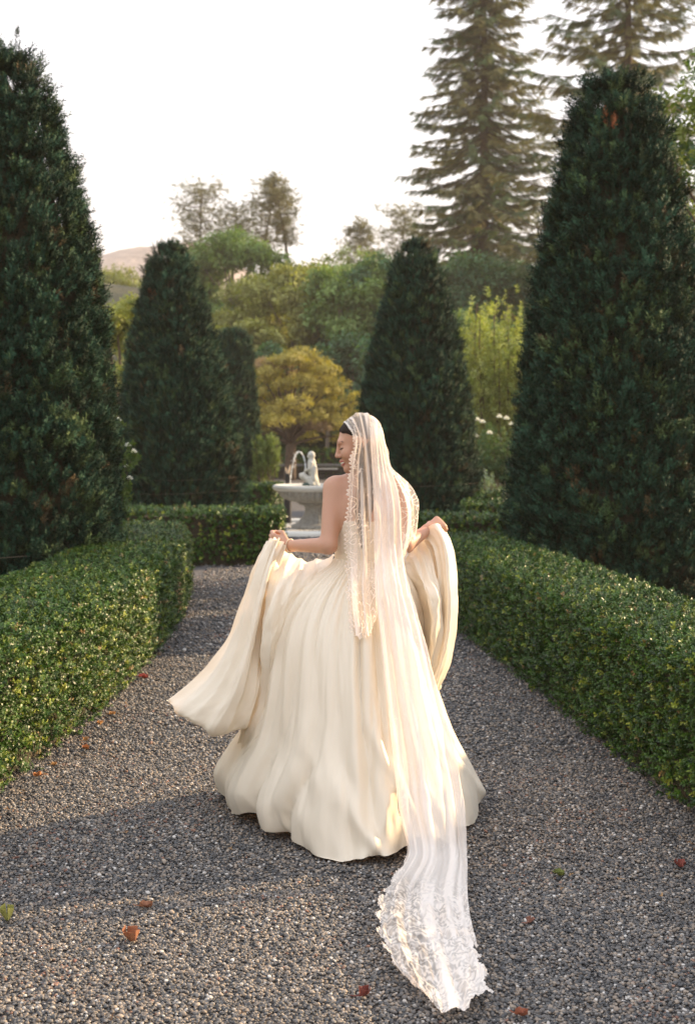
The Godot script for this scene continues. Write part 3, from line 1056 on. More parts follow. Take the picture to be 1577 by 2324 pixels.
func bush(called: String, label: String, category: String, at: Vector3, size: Vector3, n: int, leafsize: float, a: Color, b: Color, shape := "broad") -> Node3D:
	var o := thing(called, at, label, category)
	var sh := Shape.new()
	var places := []
	var tints := PackedColorArray()
	for k in 12:
		var ang := k * 2.4
		var tip := Vector3(cos(ang) * size.x * 0.7, size.y * rng.randf_range(0.6, 0.95), sin(ang) * size.z * 0.7)
		limb(sh, Vector3(cos(ang) * 0.04, 0, sin(ang) * 0.04), tip, 0.014, 0.005, Vector3(cos(ang), 0, sin(ang)) * 0.1 * size.x, 4)
	for k in 9:
		var ang := k * 2.4
		var c := Vector3(cos(ang) * size.x * 0.5, size.y * rng.randf_range(0.3, 0.8), sin(ang) * size.z * 0.5)
		fill(places, tints, c, size * Vector3(0.45, 0.28, 0.45), n / 9, leafsize, a, b)
	put("stems", sh.mesh(), M.bark, o).set_meta("kind", "stuff")
	scatter("foliage", P[shape], M.tree_leaf, o, places, tints)
	return o

func build_shrubs() -> void:
	M.white_petal = plain(Color(0.80, 0.79, 0.72), 0.6)
	M.white_petal.backlight_enabled = true
	M.white_petal.backlight = Color(0.5, 0.5, 0.42)
	# the white rose that pokes out past the ragged yew
	var o := thing("rose_bush", Vector3(-2.05, 0, -14.4), "white rose stems poking out from the ragged yew's edge", "rose bush")
	var sh := Shape.new()
	var places := []
	var tints := PackedColorArray()
	var tips := [Vector3(-2.134, 1.481, -14.3), Vector3(-2.199, 1.543, -14.35), Vector3(-2.204, 1.336, -14.3), Vector3(-2.174, 1.213, -14.3), Vector3(-2.32, 1.801, -14.5)]
	for k in tips.size():
		var tip: Vector3 = tips[k] - o.position
		limb(sh, Vector3(-0.12, 0.02, 0.05 * k - 0.1), tip, 0.008, 0.004, Vector3(-0.12, 0.1, 0), 5)
		for i in 26:
			var f := rng.randf_range(0.35, 1.0)
			var p := Vector3(-0.12, 0, 0).lerp(tip, f) + Vector3(-0.12, 0.1, 0) * sin(f * PI) + Vector3(rng.randfn(), rng.randfn(), rng.randfn()) * 0.035
			places.append(Transform3D(spin(Vector3(rng.randfn(), 0.6, rng.randfn()), rng.randf() * TAU, Vector3.ONE * rng.randf_range(0.10, 0.16)), p))
			tints.append(shade(Color(0.07, 0.13, 0.04), Color(0.14, 0.20, 0.06)))
		rose(o, tip, 0.038 if k != 2 else 0.028)
	put("stems", sh.mesh(), M.bark, o).set_meta("kind", "stuff")
	scatter("foliage", P.shoot, M.tree_leaf, o, places, tints)
	o = bush("flowering_bush", "rounded bush with white flowers on top beside the broad yew", "bush", Vector3(3.15, 0, -30.0), Vector3(0.75, 2.15, 0.7), 1500, 0.13, Color(0.05, 0.11, 0.045), Color(0.11, 0.17, 0.07))
	for p in [Vector3(2.687, 2.011, -29.7), Vector3(2.787, 1.964, -29.6), Vector3(2.632, 1.673, -29.5), Vector3(3.279, 2.037, -29.6), Vector3(3.377, 1.918, -29.5), Vector3(3.467, 1.854, -29.5), Vector3(3.392, 1.039, -29.4), Vector3(3.438, 0.949, -29.4), Vector3(2.913, 1.736, -29.4), Vector3(3.144, 2.075, -29.7)]:
		rose(o, p - o.position, 0.075)
	bush("grey_shrub", "silvery blue leaved low shrub in front of the white flowered bush", "bush", Vector3(2.75, 0, -27.2), Vector3(0.34, 1.0, 0.34), 420, 0.15, Color(0.14, 0.20, 0.19), Color(0.26, 0.33, 0.31), "shoot")
	bush("yellow_shrub", "yellow green perennials under the silvery shrub", "bush", Vector3(3.05, 0, -26.3), Vector3(0.6, 0.72, 0.4), 520, 0.13, Color(0.16, 0.18, 0.04), Color(0.30, 0.27, 0.07))
	bush("light_shrub", "light green feathery shrub between the slimmest yew and the fountain", "bush", Vector3(-2.12, 0, -37.2), Vector3(0.42, 1.75, 0.45), 1100, 0.14, Color(0.13, 0.19, 0.06), Color(0.24, 0.29, 0.11), "shoot")
	bush("low_shrub", "low yellow green ground bush behind the fountain bowl's rim", "bush", Vector3(-2.0, 0, -33.0), Vector3(0.5, 0.72, 0.5), 500, 0.14, Color(0.14, 0.19, 0.05), Color(0.25, 0.27, 0.08))
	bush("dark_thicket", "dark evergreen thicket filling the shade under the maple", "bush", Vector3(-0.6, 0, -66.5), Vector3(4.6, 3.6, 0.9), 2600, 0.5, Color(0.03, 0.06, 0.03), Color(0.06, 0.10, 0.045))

# ---------------------------------------------------------------- fountain, wall, litter

func build_fountain() -> void:
	var c := Vector3(-0.57, 0, -26.0)
	var o := thing("stone_fountain", c, "grey stone pedestal fountain with a fluted bowl in a round curb", "fountain")
	var sh := Shape.new()
	sh.lathe(PackedVector2Array([Vector2(1.84, 0.0), Vector2(1.84, 0.05), Vector2(1.87, 0.075), Vector2(2.16, 0.075), Vector2(2.19, 0.05), Vector2(2.19, 0.0)]), 64)
	put("curb", sh.mesh(), M.white_stone, o)
	sh = Shape.new()
	sh.lathe(PackedVector2Array([Vector2(0.0, 0.012), Vector2(1.84, 0.012)]), 48)
	put("basin_floor", sh.mesh(), M.pale_stone, o)
	sh = Shape.new()
	sh.lathe(PackedVector2Array([Vector2(0.44, 0.0), Vector2(0.45, 0.03), Vector2(0.45, 0.06), Vector2(0.42, 0.085), Vector2(0.36, 0.095), Vector2(0.335, 0.12), Vector2(0.28, 0.19), Vector2(0.225, 0.26), Vector2(0.20, 0.33), Vector2(0.21, 0.40), Vector2(0.25, 0.43), Vector2(0.31, 0.44), Vector2(0.33, 0.455), Vector2(0.31, 0.475)]), 48, 16, 0.012, 0.1, 0.35)
	put("pedestal", sh.mesh(), M.stone, o)
	sh = Shape.new()
	sh.lathe(PackedVector2Array([Vector2(0.30, 0.47), Vector2(0.45, 0.50), Vector2(0.58, 0.55), Vector2(0.66, 0.61), Vector2(0.70, 0.67), Vector2(0.70, 0.70), Vector2(0.66, 0.74), Vector2(0.5, 0.69), Vector2(0.0, 0.67)]), 168, 28, 0.055, 0.495, 0.675)
	put("bowl", sh.mesh(), M.stone, o)
	sh = Shape.new()
	sh.lathe(PackedVector2Array([Vector2(0.69, 0.688), Vector2(0.72, 0.69), Vector2(0.755, 0.705), Vector2(0.785, 0.735), Vector2(0.79, 0.765), Vector2(0.775, 0.79), Vector2(0.74, 0.802), Vector2(0.70, 0.792), Vector2(0.68, 0.75)]), 64)
	put("rim", sh.mesh(), M.white_stone, o)
	sh = Shape.new()
	sh.lathe(PackedVector2Array([Vector2(0.0, 0.755), Vector2(0.685, 0.755)]), 48)
	var pond := plain(Color(0.05, 0.08, 0.075), 0.05)
	put("water", sh.mesh(), pond, o)
	# the stone child with a fish, standing in the bowl
	sh = Shape.new()
	var b := c + Vector3(-0.1, 0.76, 0.0)
	skin(sh, [
		[Vector3(0.015, 0.575, 0), Basis.IDENTITY, Vector3(0.068, 0.074, 0.07), 0.01, 1.0],
		[Vector3(-0.04, 0.55, 0.01), Vector3(-0.052, 0.545, 0.012), 0.016, 0.012, 0.02],
		[Vector3(0.015, 0.53, 0), Vector3(0.02, 0.45, 0), 0.032, 0.05, 0.03],
		[Vector3(0.02, 0.44, 0), Vector3(0.035, 0.29, 0), 0.076, 0.085, 0.04],
		[Vector3(0.035, 0.29, 0.04), Vector3(0.05, 0.15, 0.05), 0.062, 0.05, 0.04],
		[Vector3(0.05, 0.15, 0.05), Vector3(0.06, 0.0, 0.05), 0.046, 0.035, 0.03],
		[Vector3(0.035, 0.29, -0.04), Vector3(0.075, 0.14, -0.05), 0.062, 0.05, 0.04],
		[Vector3(0.075, 0.14, -0.05), Vector3(0.09, 0.0, -0.05), 0.05, 0.04, 0.03],
		[Vector3(0.075, 0.25, 0.0), Vector3(0.11, 0.02, 0.0), 0.03, 0.06, 0.05],
		[Vector3(0.02, 0.43, 0.08), Vector3(-0.02, 0.33, 0.10), 0.032, 0.028, 0.03],
		[Vector3(-0.02, 0.33, 0.10), Vector3(-0.10, 0.29, 0.05), 0.027, 0.022, 0.02],
		[Vector3(0.02, 0.43, -0.08), Vector3(-0.02, 0.33, -0.10), 0.032, 0.028, 0.03],
		[Vector3(-0.02, 0.33, -0.10), Vector3(-0.09, 0.28, -0.05), 0.027, 0.022, 0.02],
		[Vector3(0.085, 0.35, 0.05), Vector3(0.095, 0.26, 0.03), 0.03, 0.02, 0.03],
	], Vector3(-0.2, -0.04, -0.2), Vector3(0.22, 0.68, 0.2), 0.0105)
	var child := put("child_statue", sh.mesh(), M.white_stone, self, b)
	tag(child, "pale stone statue of a small child standing in the fountain bowl", "statue")
	sh = Shape.new()
	skin(sh, [
		[Vector3(-0.14, 0.20, 0.02), Basis.IDENTITY, Vector3(0.068, 0.058, 0.055), 0.02, 1.0],
		[Vector3(-0.17, 0.21, 0.02), Vector3(-0.19, 0.235, 0.02), 0.028, 0.018, 0.02],
		[Vector3(-0.12, 0.19, 0.02), Vector3(-0.02, 0.12, 0.04), 0.055, 0.065, 0.04],
		[Vector3(-0.02, 0.12, 0.04), Vector3(0.03, 0.05, 0.07), 0.065, 0.05, 0.04],
		[Vector3(0.03, 0.05, 0.07), Vector3(-0.06, 0.02, 0.09), 0.045, 0.03, 0.03],
		[Vector3(-0.10, 0.28, 0.02), Vector3(-0.085, 0.36, 0.02), 0.02, 0.012, 0.03],
	], Vector3(-0.26, -0.04, -0.12), Vector3(0.14, 0.42, 0.2), 0.01)
	var fish := put("fish_statue", sh.mesh(), M.white_stone, self, b)
	tag(fish, "carved stone fish held against the child, spouting water", "statue")
	sh = Shape.new()
	skin(sh, [
		[Vector3(-0.08, 0.05, 0.07), Basis.IDENTITY, Vector3(0.07, 0.055, 0.06), 0.02, 1.0],
		[Vector3(0.0, 0.03, 0.06), Basis.IDENTITY, Vector3(0.08, 0.045, 0.06), 0.02, 1.0],
	], Vector3(-0.2, -0.04, -0.05), Vector3(0.12, 0.14, 0.16), 0.012)
	var moss := grained(Color(0.03, 0.06, 0.05), Color(0.13, 0.19, 0.16), 0.05, 3.0, 0.8, 1.0, 40)
	tag(put("mossy_rock", sh.mesh(), moss, self, b + Vector3(0, -0.02, 0.02)), "dark mossy green lump of rock under the stone fish", "rock")
	# the water jet: up from the fish, over and down into the bowl
	var arc := []
	var rad := []
	for p in [Vector3(-0.09, 0.33, 0.02), Vector3(-0.10, 0.45, 0.02), Vector3(-0.13, 0.56, 0.02), Vector3(-0.175, 0.625, 0.02), Vector3(-0.22, 0.635, 0.02), Vector3(-0.27, 0.58, 0.02), Vector3(-0.305, 0.47, 0.02), Vector3(-0.33, 0.35, 0.02), Vector3(-0.355, 0.2, 0.02), Vector3(-0.37, 0.0, 0.02)]:
		arc.append(p)
		rad.append(0.010 + 0.006 * sin(arc.size() * 2.1))
	var fine := []
	var fat := []
	for i in 60:
		fine.append(along(arc, i / 59.0))
		fat.append(maxf(0.005, 0.011 + 0.004 * sin(i * 1.7) + 0.004 * sin(i * 0.73) - 0.004 * i / 59.0))
	sh = Shape.new()
	sh.tube(fine, fat, 7)
	for i in 26:
		var p: Vector3 = along(arc, rng.randf_range(0.45, 1.0)) + Vector3(rng.randfn(), rng.randfn(), rng.randfn()) * 0.02
		sh.tube([p, p - Vector3(0, 0.015, 0)], [0.007, 0.004], 5)
	var jet := StandardMaterial3D.new()
	jet.albedo_color = Color(0.93, 0.96, 0.98, 0.8)
	jet.transparency = BaseMaterial3D.TRANSPARENCY_ALPHA
	jet.roughness = 0.3
	jet.backlight_enabled = true
	jet.backlight = Color(0.9, 0.9, 0.9)
	tag(put("water_jet", sh.mesh(), jet, self, b), "thin arching jet of water falling into the stone bowl", "water jet")
	# black cylinder with a pale curl on top, just past the bowl's rim
	var post := thing("black_urn", Vector3(-1.15, 0, -27.6), "slim black cylinder topped with a pale curling flame shape", "urn")
	sh = Shape.new()
	sh.lathe(PackedVector2Array([Vector2(0.0, 0.0), Vector2(0.07, 0.0), Vector2(0.07, 0.62), Vector2(0.045, 0.66), Vector2(0.05, 0.94), Vector2(0.054, 0.96), Vector2(0.04, 0.965), Vector2(0.0, 0.93)]), 20)
	put("cylinder", sh.mesh(), plain(Color(0.015, 0.015, 0.017), 0.5), post)
	sh = Shape.new()
	sh.tube([Vector3(0.0, 0.94, 0), Vector3(0.01, 1.0, 0), Vector3(0.035, 1.06, 0), Vector3(0.055, 1.14, 0)], [0.02, 0.026, 0.018, 0.006], 7)
	sh.tube([Vector3(0.0, 0.95, 0), Vector3(-0.03, 1.01, 0), Vector3(-0.04, 1.09, 0)], [0.012, 0.014, 0.005], 7)
	put("curl", sh.mesh(), plain(Color(0.72, 0.55, 0.38), 0.6), post)
	# the low wall behind: two courses of stone blocks under a coping
	var wall := thing("low_wall", Vector3(0, 0, -60.0), "long low grey stone wall with a pale coping across the end of the garden", "wall")
	var block := []
	for k in 3:
		var s := Shape.new()
		bevel_box(s, Vector3(0.58 + 0.04 * k, 0.23, 0.4), 0.02)
		block.append(s.mesh(false))
	for row in 2:
		for i in 26:
			var m := put("block", block[(i * 2 + row) % 3], M.dark_brick, wall)
			m.position = Vector3(-10.5 + i * 0.66 + row * 0.33, 0.12 + row * 0.25, 0.006 * (i % 3))
	var cap := Shape.new()
	bevel_box(cap, Vector3(1.28, 0.12, 0.5), 0.03)
	var capmesh := cap.mesh(false)
	for i in 14:
		put("coping", capmesh, M.grey_stone, wall, Vector3(-10.3 + i * 1.3, 0.57 + 0.004 * (i % 2), 0))
	var pale := Shape.new()
	bevel_box(pale, Vector3(0.9, 0.07, 0.5), 0.02)
	put("pale_slab", pale.mesh(false), M.pale_stone, wall, Vector3(-0.85, 0.42, 0.3))

func bevel_box(sh: Shape, s: Vector3, b: float) -> void:
	var h := s * 0.5
	var rings := [[h.x - b, h.z - b, -h.y], [h.x, h.z, -h.y + b], [h.x, h.z, h.y - b], [h.x - b, h.z - b, h.y]]
	var pts := []
	for r in rings:
		pts.append([Vector3(-r[0], r[2], -r[1]), Vector3(r[0], r[2], -r[1]), Vector3(r[0], r[2], r[1]), Vector3(-r[0], r[2], r[1])])
	for i in 3:
		for j in 4:
			sh.quad(pts[i][j], pts[i][(j + 1) % 4], pts[i + 1][(j + 1) % 4], pts[i + 1][j])
	sh.quad(pts[0][3], pts[0][2], pts[0][1], pts[0][0])
	sh.quad(pts[3][0], pts[3][1], pts[3][2], pts[3][3])

func fallen(label: String, at: Vector3, size: float, color: Color, curl: float, turn: float) -> void:
	var sh := Shape.new()
	var nu := 9
	var nv := 11
	for j in nv:
		for i in nu:
			var s := i / float(nu - 1) * 2.0 - 1.0
			var t := j / float(nv - 1)
			var half := size * 0.42 * pow(sin(t * PI * 0.97 + 0.05), 0.7) * (1.0 + 0.18 * sin(t * 17.0 + s * 2.0))
			sh.v.append(Vector3(s * half, 0.012 + curl * size * (s * s * 0.55 + 0.35 * pow(t - 0.4, 2.0)) + 0.05 * size * sin(t * 9.0 + s * 5.0) + absf(s) * 0.02 * size, (t - 0.5) * size))
	sh.grid(0, nu, nv)
	var under := sh.v.size()
	for i in under: sh.v.append(sh.v[i] - Vector3(0, 0.0016, 0))
	sh.grid(under, nu, nv)
	var m := plain(color, 0.75)
	m.backlight_enabled = true
	m.backlight = color.lightened(0.2)
	var o := put("fallen_leaf", sh.mesh(), m, self, at)
	o.rotation = Vector3(0.1, turn, 0.08)
	tag(o, label, "leaf", "fallen leaves on the gravel")
	var stem := Shape.new()
	stem.tube([Vector3(0, 0.015, -0.5 * size), Vector3(0.01, 0.012, -0.72 * size), Vector3(0.02, 0.012, -0.9 * size)], [0.0022, 0.0018, 0.0015], 5)
	put("stem", stem.mesh(), m, o)

func build_litter() -> void:
	fallen("large curled orange brown dead leaf on the open gravel", Vector3(-0.688, 0, -4.56), 0.062, Color(0.30, 0.12, 0.055), 0.9, 0.6)
	fallen("smaller torn brown leaf a step beyond the large orange one", Vector3(-0.688, 0.001, -4.88), 0.045, Color(0.28, 0.12, 0.06), 0.5, 1.9)
	fallen("red leaf lying at the foot of the long sunlit hedge", Vector3(-1.368, 0.002, -9.6), 0.07, Color(0.42, 0.09, 0.06), 0.4, 1.2)
	fallen("dull red leaf on the shaded gravel near the dark hedge's foot", Vector3(1.241, 0, -5.35), 0.05, Color(0.22, 0.055, 0.04), 0.6, 0.2)
	fallen("dark crumpled red leaf in front of the veil's lace hem", Vector3(0.045, 0, -4.1), 0.04, Color(0.16, 0.035, 0.025), 0.9, 2.4)
	fallen("small yellow green leaf on the gravel beside the train", Vector3(0.772, 0.001, -5.24), 0.042, Color(0.14, 0.16, 0.03), 0.6, 0.9)
	fallen("narrow yellow green willow leaf standing on edge at the picture's rim", Vector3(-1.125, 0, -4.75), 0.055, Color(0.30, 0.30, 0.08), 1.3, 0.3)
	fallen("rusty leaf lying just past the lace hem's corner", Vector3(0.478, 0.001, -3.96), 0.035, Color(0.30, 0.1, 0.05), 0.7, 1.5)
	fallen("faded tan leaf between the train and the dark hedge", Vector3(0.6, -0.001, -4.73), 0.035, Color(0.26, 0.12, 0.08), 0.6, 2.8)
	# dry leaves gathered under the sunlit hedge
	var where := ["closest to the camera", "second along from the camera", "third along from the camera", "fourth along from the camera", "fifth along from the camera", "farthest along, near the red leaf"]
	for i in 6:
		var d := 6.75 + 0.3 * i + rng.randf_range(-0.08, 0.08)
		var x := -1.41 + rng.randf_range(-0.02, 0.07) - 0.12 * maxf(7.4 - d, 0.0)
		fallen("dry amber leaf under the sunlit hedge, %s" % where[i], Vector3(x, 0.0, -d), rng.randf_range(0.025, 0.045), shade(Color(0.42, 0.17, 0.05), Color(0.48, 0.28, 0.09)), 0.6, rng.randf() * TAU)

	# crumbs of dry leaf and twig, thickest along the feet of the hedges
	var places := []
	var tints := PackedColorArray()
	for i in 420:
		var d := 3.8 + 12.0 * pow(rng.randf(), 1.5)
		var left := -1.40 - 0.10 * maxf(7.5 - d, 0.0)
		var right := 1.24 + 0.085 * (8.3 - d)
		var x: float
		var w := rng.randf()
		if w < 0.5: x = left + absf(rng.randfn()) * 0.10
		elif w < 0.75: x = right - absf(rng.randfn()) * 0.08
		else: x = rng.randf_range(left, right)
		places.append(Transform3D(spin(Vector3(rng.randfn() * 0.5, 1, rng.randfn() * 0.5), rng.randf() * TAU, Vector3(1, 0.5, 1) * rng.randf_range(0.35, 0.8)), Vector3(x, 0.008, -d)))
		tints.append(shade(Color(0.16, 0.085, 0.04), Color(0.36, 0.22, 0.10)))
	var crumbs := Node3D.new()
	crumbs.name = "leaf_litter"
	add_child(crumbs)
	tag(crumbs, "dry brown leaf crumbs scattered along the foot of the hedges", "litter", "", "stuff")
	var sh := Shape.new()
	for k in 3:
		leaf(sh, Vector3(0.006 * k, 0, 0), Vector3(cos(k * 2.0), 0.15, sin(k * 2.0)), 0.022, 0.005)
	scatter("crumbs", sh.mesh(false), M.dead, crumbs, places, tints)

# ---------------------------------------------------------------- the bride

func build_person() -> void:
	var skin_mat := plain(Color(0.52, 0.285, 0.185), 0.5)
	skin_mat.subsurf_scatter_enabled = true
	skin_mat.subsurf_scatter_strength = 0.12
	skin_mat.vertex_color_use_as_albedo = false
	var silk := plain(Color(0.83, 0.735, 0.585), 0.5)
	silk.rim_enabled = true
	silk.rim = 0.2
	silk.rim_tint = 0.6
	silk.backlight_enabled = true
	silk.backlight = Color(0.34, 0.26, 0.15)
	silk.normal_enabled = true
	silk.normal_texture = noise_texture(0.09, 61, Color.BLACK, Color.WHITE, true)
	silk.normal_scale = 0.12
	silk.uv1_triplanar = true
	silk.uv1_scale = Vector3(9.0, 4.0, 9.0)
	M.silk = silk
	# head frame: face turned to her left and down
	var fwd := Vector3(-0.968, -0.235, 0.07).normalized()
	var lateral := fwd.cross(Vector3(-0.23, 0.97, 0.0)).normalized()
	var up := lateral.cross(fwd)
	var hc := Vector3(0.046, 1.588, -6.0)
	var hs := 0.87
	var frame := Transform3D(Basis(fwd * hs, up * hs, lateral * hs), hc)
	var body := Shape.new()
	var torso := Vector3(0.078, 0, -6.04)
	var shoulder_l := Vector3(-0.057, 1.402, -6.02)
	var elbow_l := Vector3(-0.078, 1.166, -5.93)
	var wrist_l := Vector3(-0.25, 1.153, -6.1)
	var shoulder_r := Vector3(0.213, 1.393, -6.02)
	var elbow_r := Vector3(0.238, 1.164, -5.96)
	var wrist_r := Vector3(0.337, 1.22, -6.08)
	var neck := Vector3(0.074, 1.43, -6.035)
	skin(body, [
		[frame * Vector3(-0.03, -0.05, 0), neck, 0.05, 0.055, 0.03],
		[neck + Vector3(0, -0.015, 0), shoulder_l + Vector3(0.015, 0.0, 0), 0.042, 0.04, 0.04],
		[neck + Vector3(0, -0.015, 0), shoulder_r + Vector3(-0.015, 0.0, 0), 0.042, 0.04, 0.04],
		[torso + Vector3(0.0, 1.335, 0.0), Basis.IDENTITY, Vector3(0.148, 0.135, 0.098), 0.05, 1.0],
		[torso + Vector3(-0.055, 1.31, 0.062), Basis(Vector3.FORWARD, 0.15), Vector3(0.05, 0.085, 0.034), 0.03, 1.0],
		[torso + Vector3(0.055, 1.31, 0.062), Basis(Vector3.FORWARD, -0.15), Vector3(0.05, 0.085, 0.034), 0.03, 1.0],
		[torso + Vector3(0, 1.26, -0.01), torso + Vector3(0, 1.12, 0), 0.115, 0.105, 0.06],
		[torso + Vector3(-0.05, 1.0, 0), torso + Vector3(0.05, 1.0, 0), 0.12, 0.12, 0.05],
		[torso + Vector3(-0.08, 0.95, 0), torso + Vector3(-0.10, 0.52, -0.12), 0.085, 0.055, 0.05],
		[torso + Vector3(-0.10, 0.52, -0.12), torso + Vector3(-0.09, 0.1, 0.02), 0.052, 0.034, 0.03],
		[torso + Vector3(0.08, 0.95, 0), torso + Vector3(0.09, 0.5, 0.0), 0.085, 0.055, 0.05],
		[torso + Vector3(0.09, 0.5, 0.0), torso + Vector3(0.08, 0.1, 0.18), 0.052, 0.034, 0.03],
		[torso + Vector3(-0.09, 0.08, 0.02), torso + Vector3(-0.09, 0.03, -0.16), 0.034, 0.026, 0.02],
		[torso + Vector3(0.08, 0.08, 0.18), torso + Vector3(0.08, 0.03, 0.0), 0.034, 0.026, 0.02],
		[shoulder_l, elbow_l, 0.046, 0.035, 0.03],
		[elbow_l, wrist_l, 0.036, 0.023, 0.015],
		[shoulder_r, elbow_r, 0.046, 0.035, 0.03],
		[elbow_r, wrist_r, 0.036, 0.023, 0.015],
	], Vector3(-0.34, -0.02, -6.36), Vector3(0.46, 1.56, -5.76), 0.0115)
	# head
	var head := Shape.new()
	var I := Basis.IDENTITY
	skin(head, [
		[Vector3(-0.014, 0.036, 0), I, Vector3(0.098, 0.086, 0.076), 0.02, 1.0],
		[Vector3(0.034, -0.03, 0), I, Vector3(0.062, 0.088, 0.06), 0.03, 1.0],
		[Vector3(0.0, -0.055, 0.048), Vector3(0.068, -0.103, 0.014), 0.024, 0.018, 0.03],
		[Vector3(0.0, -0.055, -0.048), Vector3(0.068, -0.103, -0.014), 0.024, 0.018, 0.03],
		[Vector3(0.080, -0.108, 0), I, Vector3(0.017, 0.016, 0.02), 0.02, 1.0],
		[Vector3(0.082, 0.026, -0.032), Vector3(0.082, 0.026, 0.032), 0.014, 0.014, 0.02],
		[Vector3(0.066, -0.034, 0.04), I, Vector3(0.026, 0.024, 0.02), 0.03, 1.0],
		[Vector3(0.066, -0.034, -0.04), I, Vector3(0.026, 0.024, 0.02), 0.03, 1.0],
		[Vector3(0.099, 0.0, 0.034), I, Vector3(0.016, 0.012, 0.019), 0.012, -1.0],
		[Vector3(0.099, 0.0, -0.034), I, Vector3(0.016, 0.012, 0.019), 0.012, -1.0],
		[Vector3(0.080, 0.0, 0.032), I, Vector3(0.0125, 0.0115, 0.0135), 0.006, 1.0],
		[Vector3(0.080, 0.0, -0.032), I, Vector3(0.0125, 0.0115, 0.0135), 0.006, 1.0],
		[Vector3(0.093, 0.014, 0), Vector3(0.114, -0.033, 0), 0.0085, 0.010, 0.012],
		[Vector3(0.111, -0.035, 0), I, Vector3(0.0115, 0.010, 0.011), 0.008, 1.0],
		[Vector3(0.103, -0.039, 0.012), I, Vector3(0.0105, 0.008, 0.0065), 0.006, 1.0],
		[Vector3(0.103, -0.039, -0.012), I, Vector3(0.0105, 0.008, 0.0065), 0.006, 1.0],
		[Vector3(0.080, -0.066, 0.027), Vector3(0.100, -0.063, 0.0), 0.0055, 0.0078, 0.008],
		[Vector3(0.080, -0.066, -0.027), Vector3(0.100, -0.063, 0.0), 0.0055, 0.0078, 0.008],
		[Vector3(0.079, -0.069, 0.025), Vector3(0.096, -0.083, 0.0), 0.005, 0.0082, 0.006],
		[Vector3(0.079, -0.069, -0.025), Vector3(0.096, -0.083, 0.0), 0.005, 0.0082, 0.006],
		[Vector3(-0.008, -0.008, 0.076), I, Vector3(0.018, 0.03, 0.008), 0.008, 1.0],
		[Vector3(-0.008, -0.008, -0.076), I, Vector3(0.018, 0.03, 0.008), 0.008, 1.0],
		[Vector3(-0.025, -0.05, 0), Vector3(-0.04, -0.14, 0), 0.052, 0.05, 0.03],
	], Vector3(-0.13, -0.17, -0.1), Vector3(0.145, 0.14, 0.1), 0.0036)
	for v in head.v: body.v.append(frame * v)
	var off := body.v.size() - head.v.size()
	for i in head.n: body.n.append(i + off)
	# hands closed on the lifted silk
	hand(body, wrist_l, Vector3(-0.29, 1.164, -6.11), Vector3(0, -0.25, 0.97), 1.0)
	hand(body, wrist_r, Vector3(0.375, 1.24, -6.1), Vector3(0.1, 0.75, 0.65), -1.0)
	var person := put("person", body.mesh(), skin_mat, self)
	tag(person, "bride in ivory strapless gown and long lace veil, lifting her skirts with both hands", "person")
	# face details
	var lips := plain(Color(0.45, 0.13, 0.11), 0.4)
	var dark := plain(Color(0.02, 0.013, 0.01), 0.6)
	for s in [1.0, -1.0]:
		var e := Shape.new()
		e.tube(place(frame, [Vector3(0.093, 0.024, 0.014 * s), Vector3(0.0945, 0.030, 0.028 * s), Vector3(0.086, 0.031, 0.042 * s), Vector3(0.073, 0.024, 0.052 * s)]), [0.002, 0.0032, 0.0028, 0.001], 6)
		put("eyebrow", e.mesh(), dark, person)
		e = Shape.new()
		e.tube(place(frame, [Vector3(0.0905, -0.006, 0.021 * s), Vector3(0.0945, -0.0065, 0.031 * s), Vector3(0.089, -0.005, 0.041 * s), Vector3(0.080, -0.003, 0.049 * s)]), [0.001, 0.0022, 0.0024, 0.001], 6)
		put("eyelashes", e.mesh(), dark, person)
	var l := Shape.new()
	l.tube(place(frame, [Vector3(0.080, -0.0655, 0.029), Vector3(0.097, -0.0645, 0.014), Vector3(0.1055, -0.0625, 0.0), Vector3(0.097, -0.0645, -0.014), Vector3(0.080, -0.0655, -0.029)]), [0.0015, 0.0042, 0.005, 0.0042, 0.0015], 8)
	put("upper_lip", l.mesh(), lips, person)
	l = Shape.new()
	l.tube(place(frame, [Vector3(0.079, -0.068, 0.028), Vector3(0.093, -0.080, 0.014), Vector3(0.1005, -0.084, 0.0), Vector3(0.093, -0.080, -0.014), Vector3(0.079, -0.068, -0.028)]), [0.0015, 0.0045, 0.0052, 0.0045, 0.0015], 8)
	put("lower_lip", l.mesh(), lips, person)
	l = Shape.new()
	l.tube(place(frame, [Vector3(0.080, -0.067, 0.026), Vector3(0.0955, -0.0725, 0.013), Vector3(0.1005, -0.073, 0.0), Vector3(0.0955, -0.0725, -0.013), Vector3(0.080, -0.067, -0.026)]), [0.001, 0.0045, 0.005, 0.0045, 0.001], 8)
	put("teeth", l.mesh(), plain(Color(0.8, 0.77, 0.7), 0.3), person)
	make_hair(person, frame)
	# bracelet: a thin pale bangle on the wrist
	var ring := []
	var width := []
	var axis: Vector3 = (wrist_l - elbow_l).normalized()
	var q: Vector3 = axis.cross(Vector3.UP).normalized()
	for i in 25:
		var a := TAU * i / 24.0
		ring.append(wrist_l - axis * 0.012 + (q * cos(a) + axis.cross(q) * sin(a)) * 0.0275)
		width.append(0.0022)
	var br := Shape.new()
	br.tube(ring, width, 6)
	put("bracelet", br.mesh(), plain(Color(0.75, 0.6, 0.42), 0.25), person)
	make_gown(person, torso)
	make_veil(person)

func place(frame: Transform3D, pts: Array) -> Array:
	return pts.map(func(p): return frame * p)

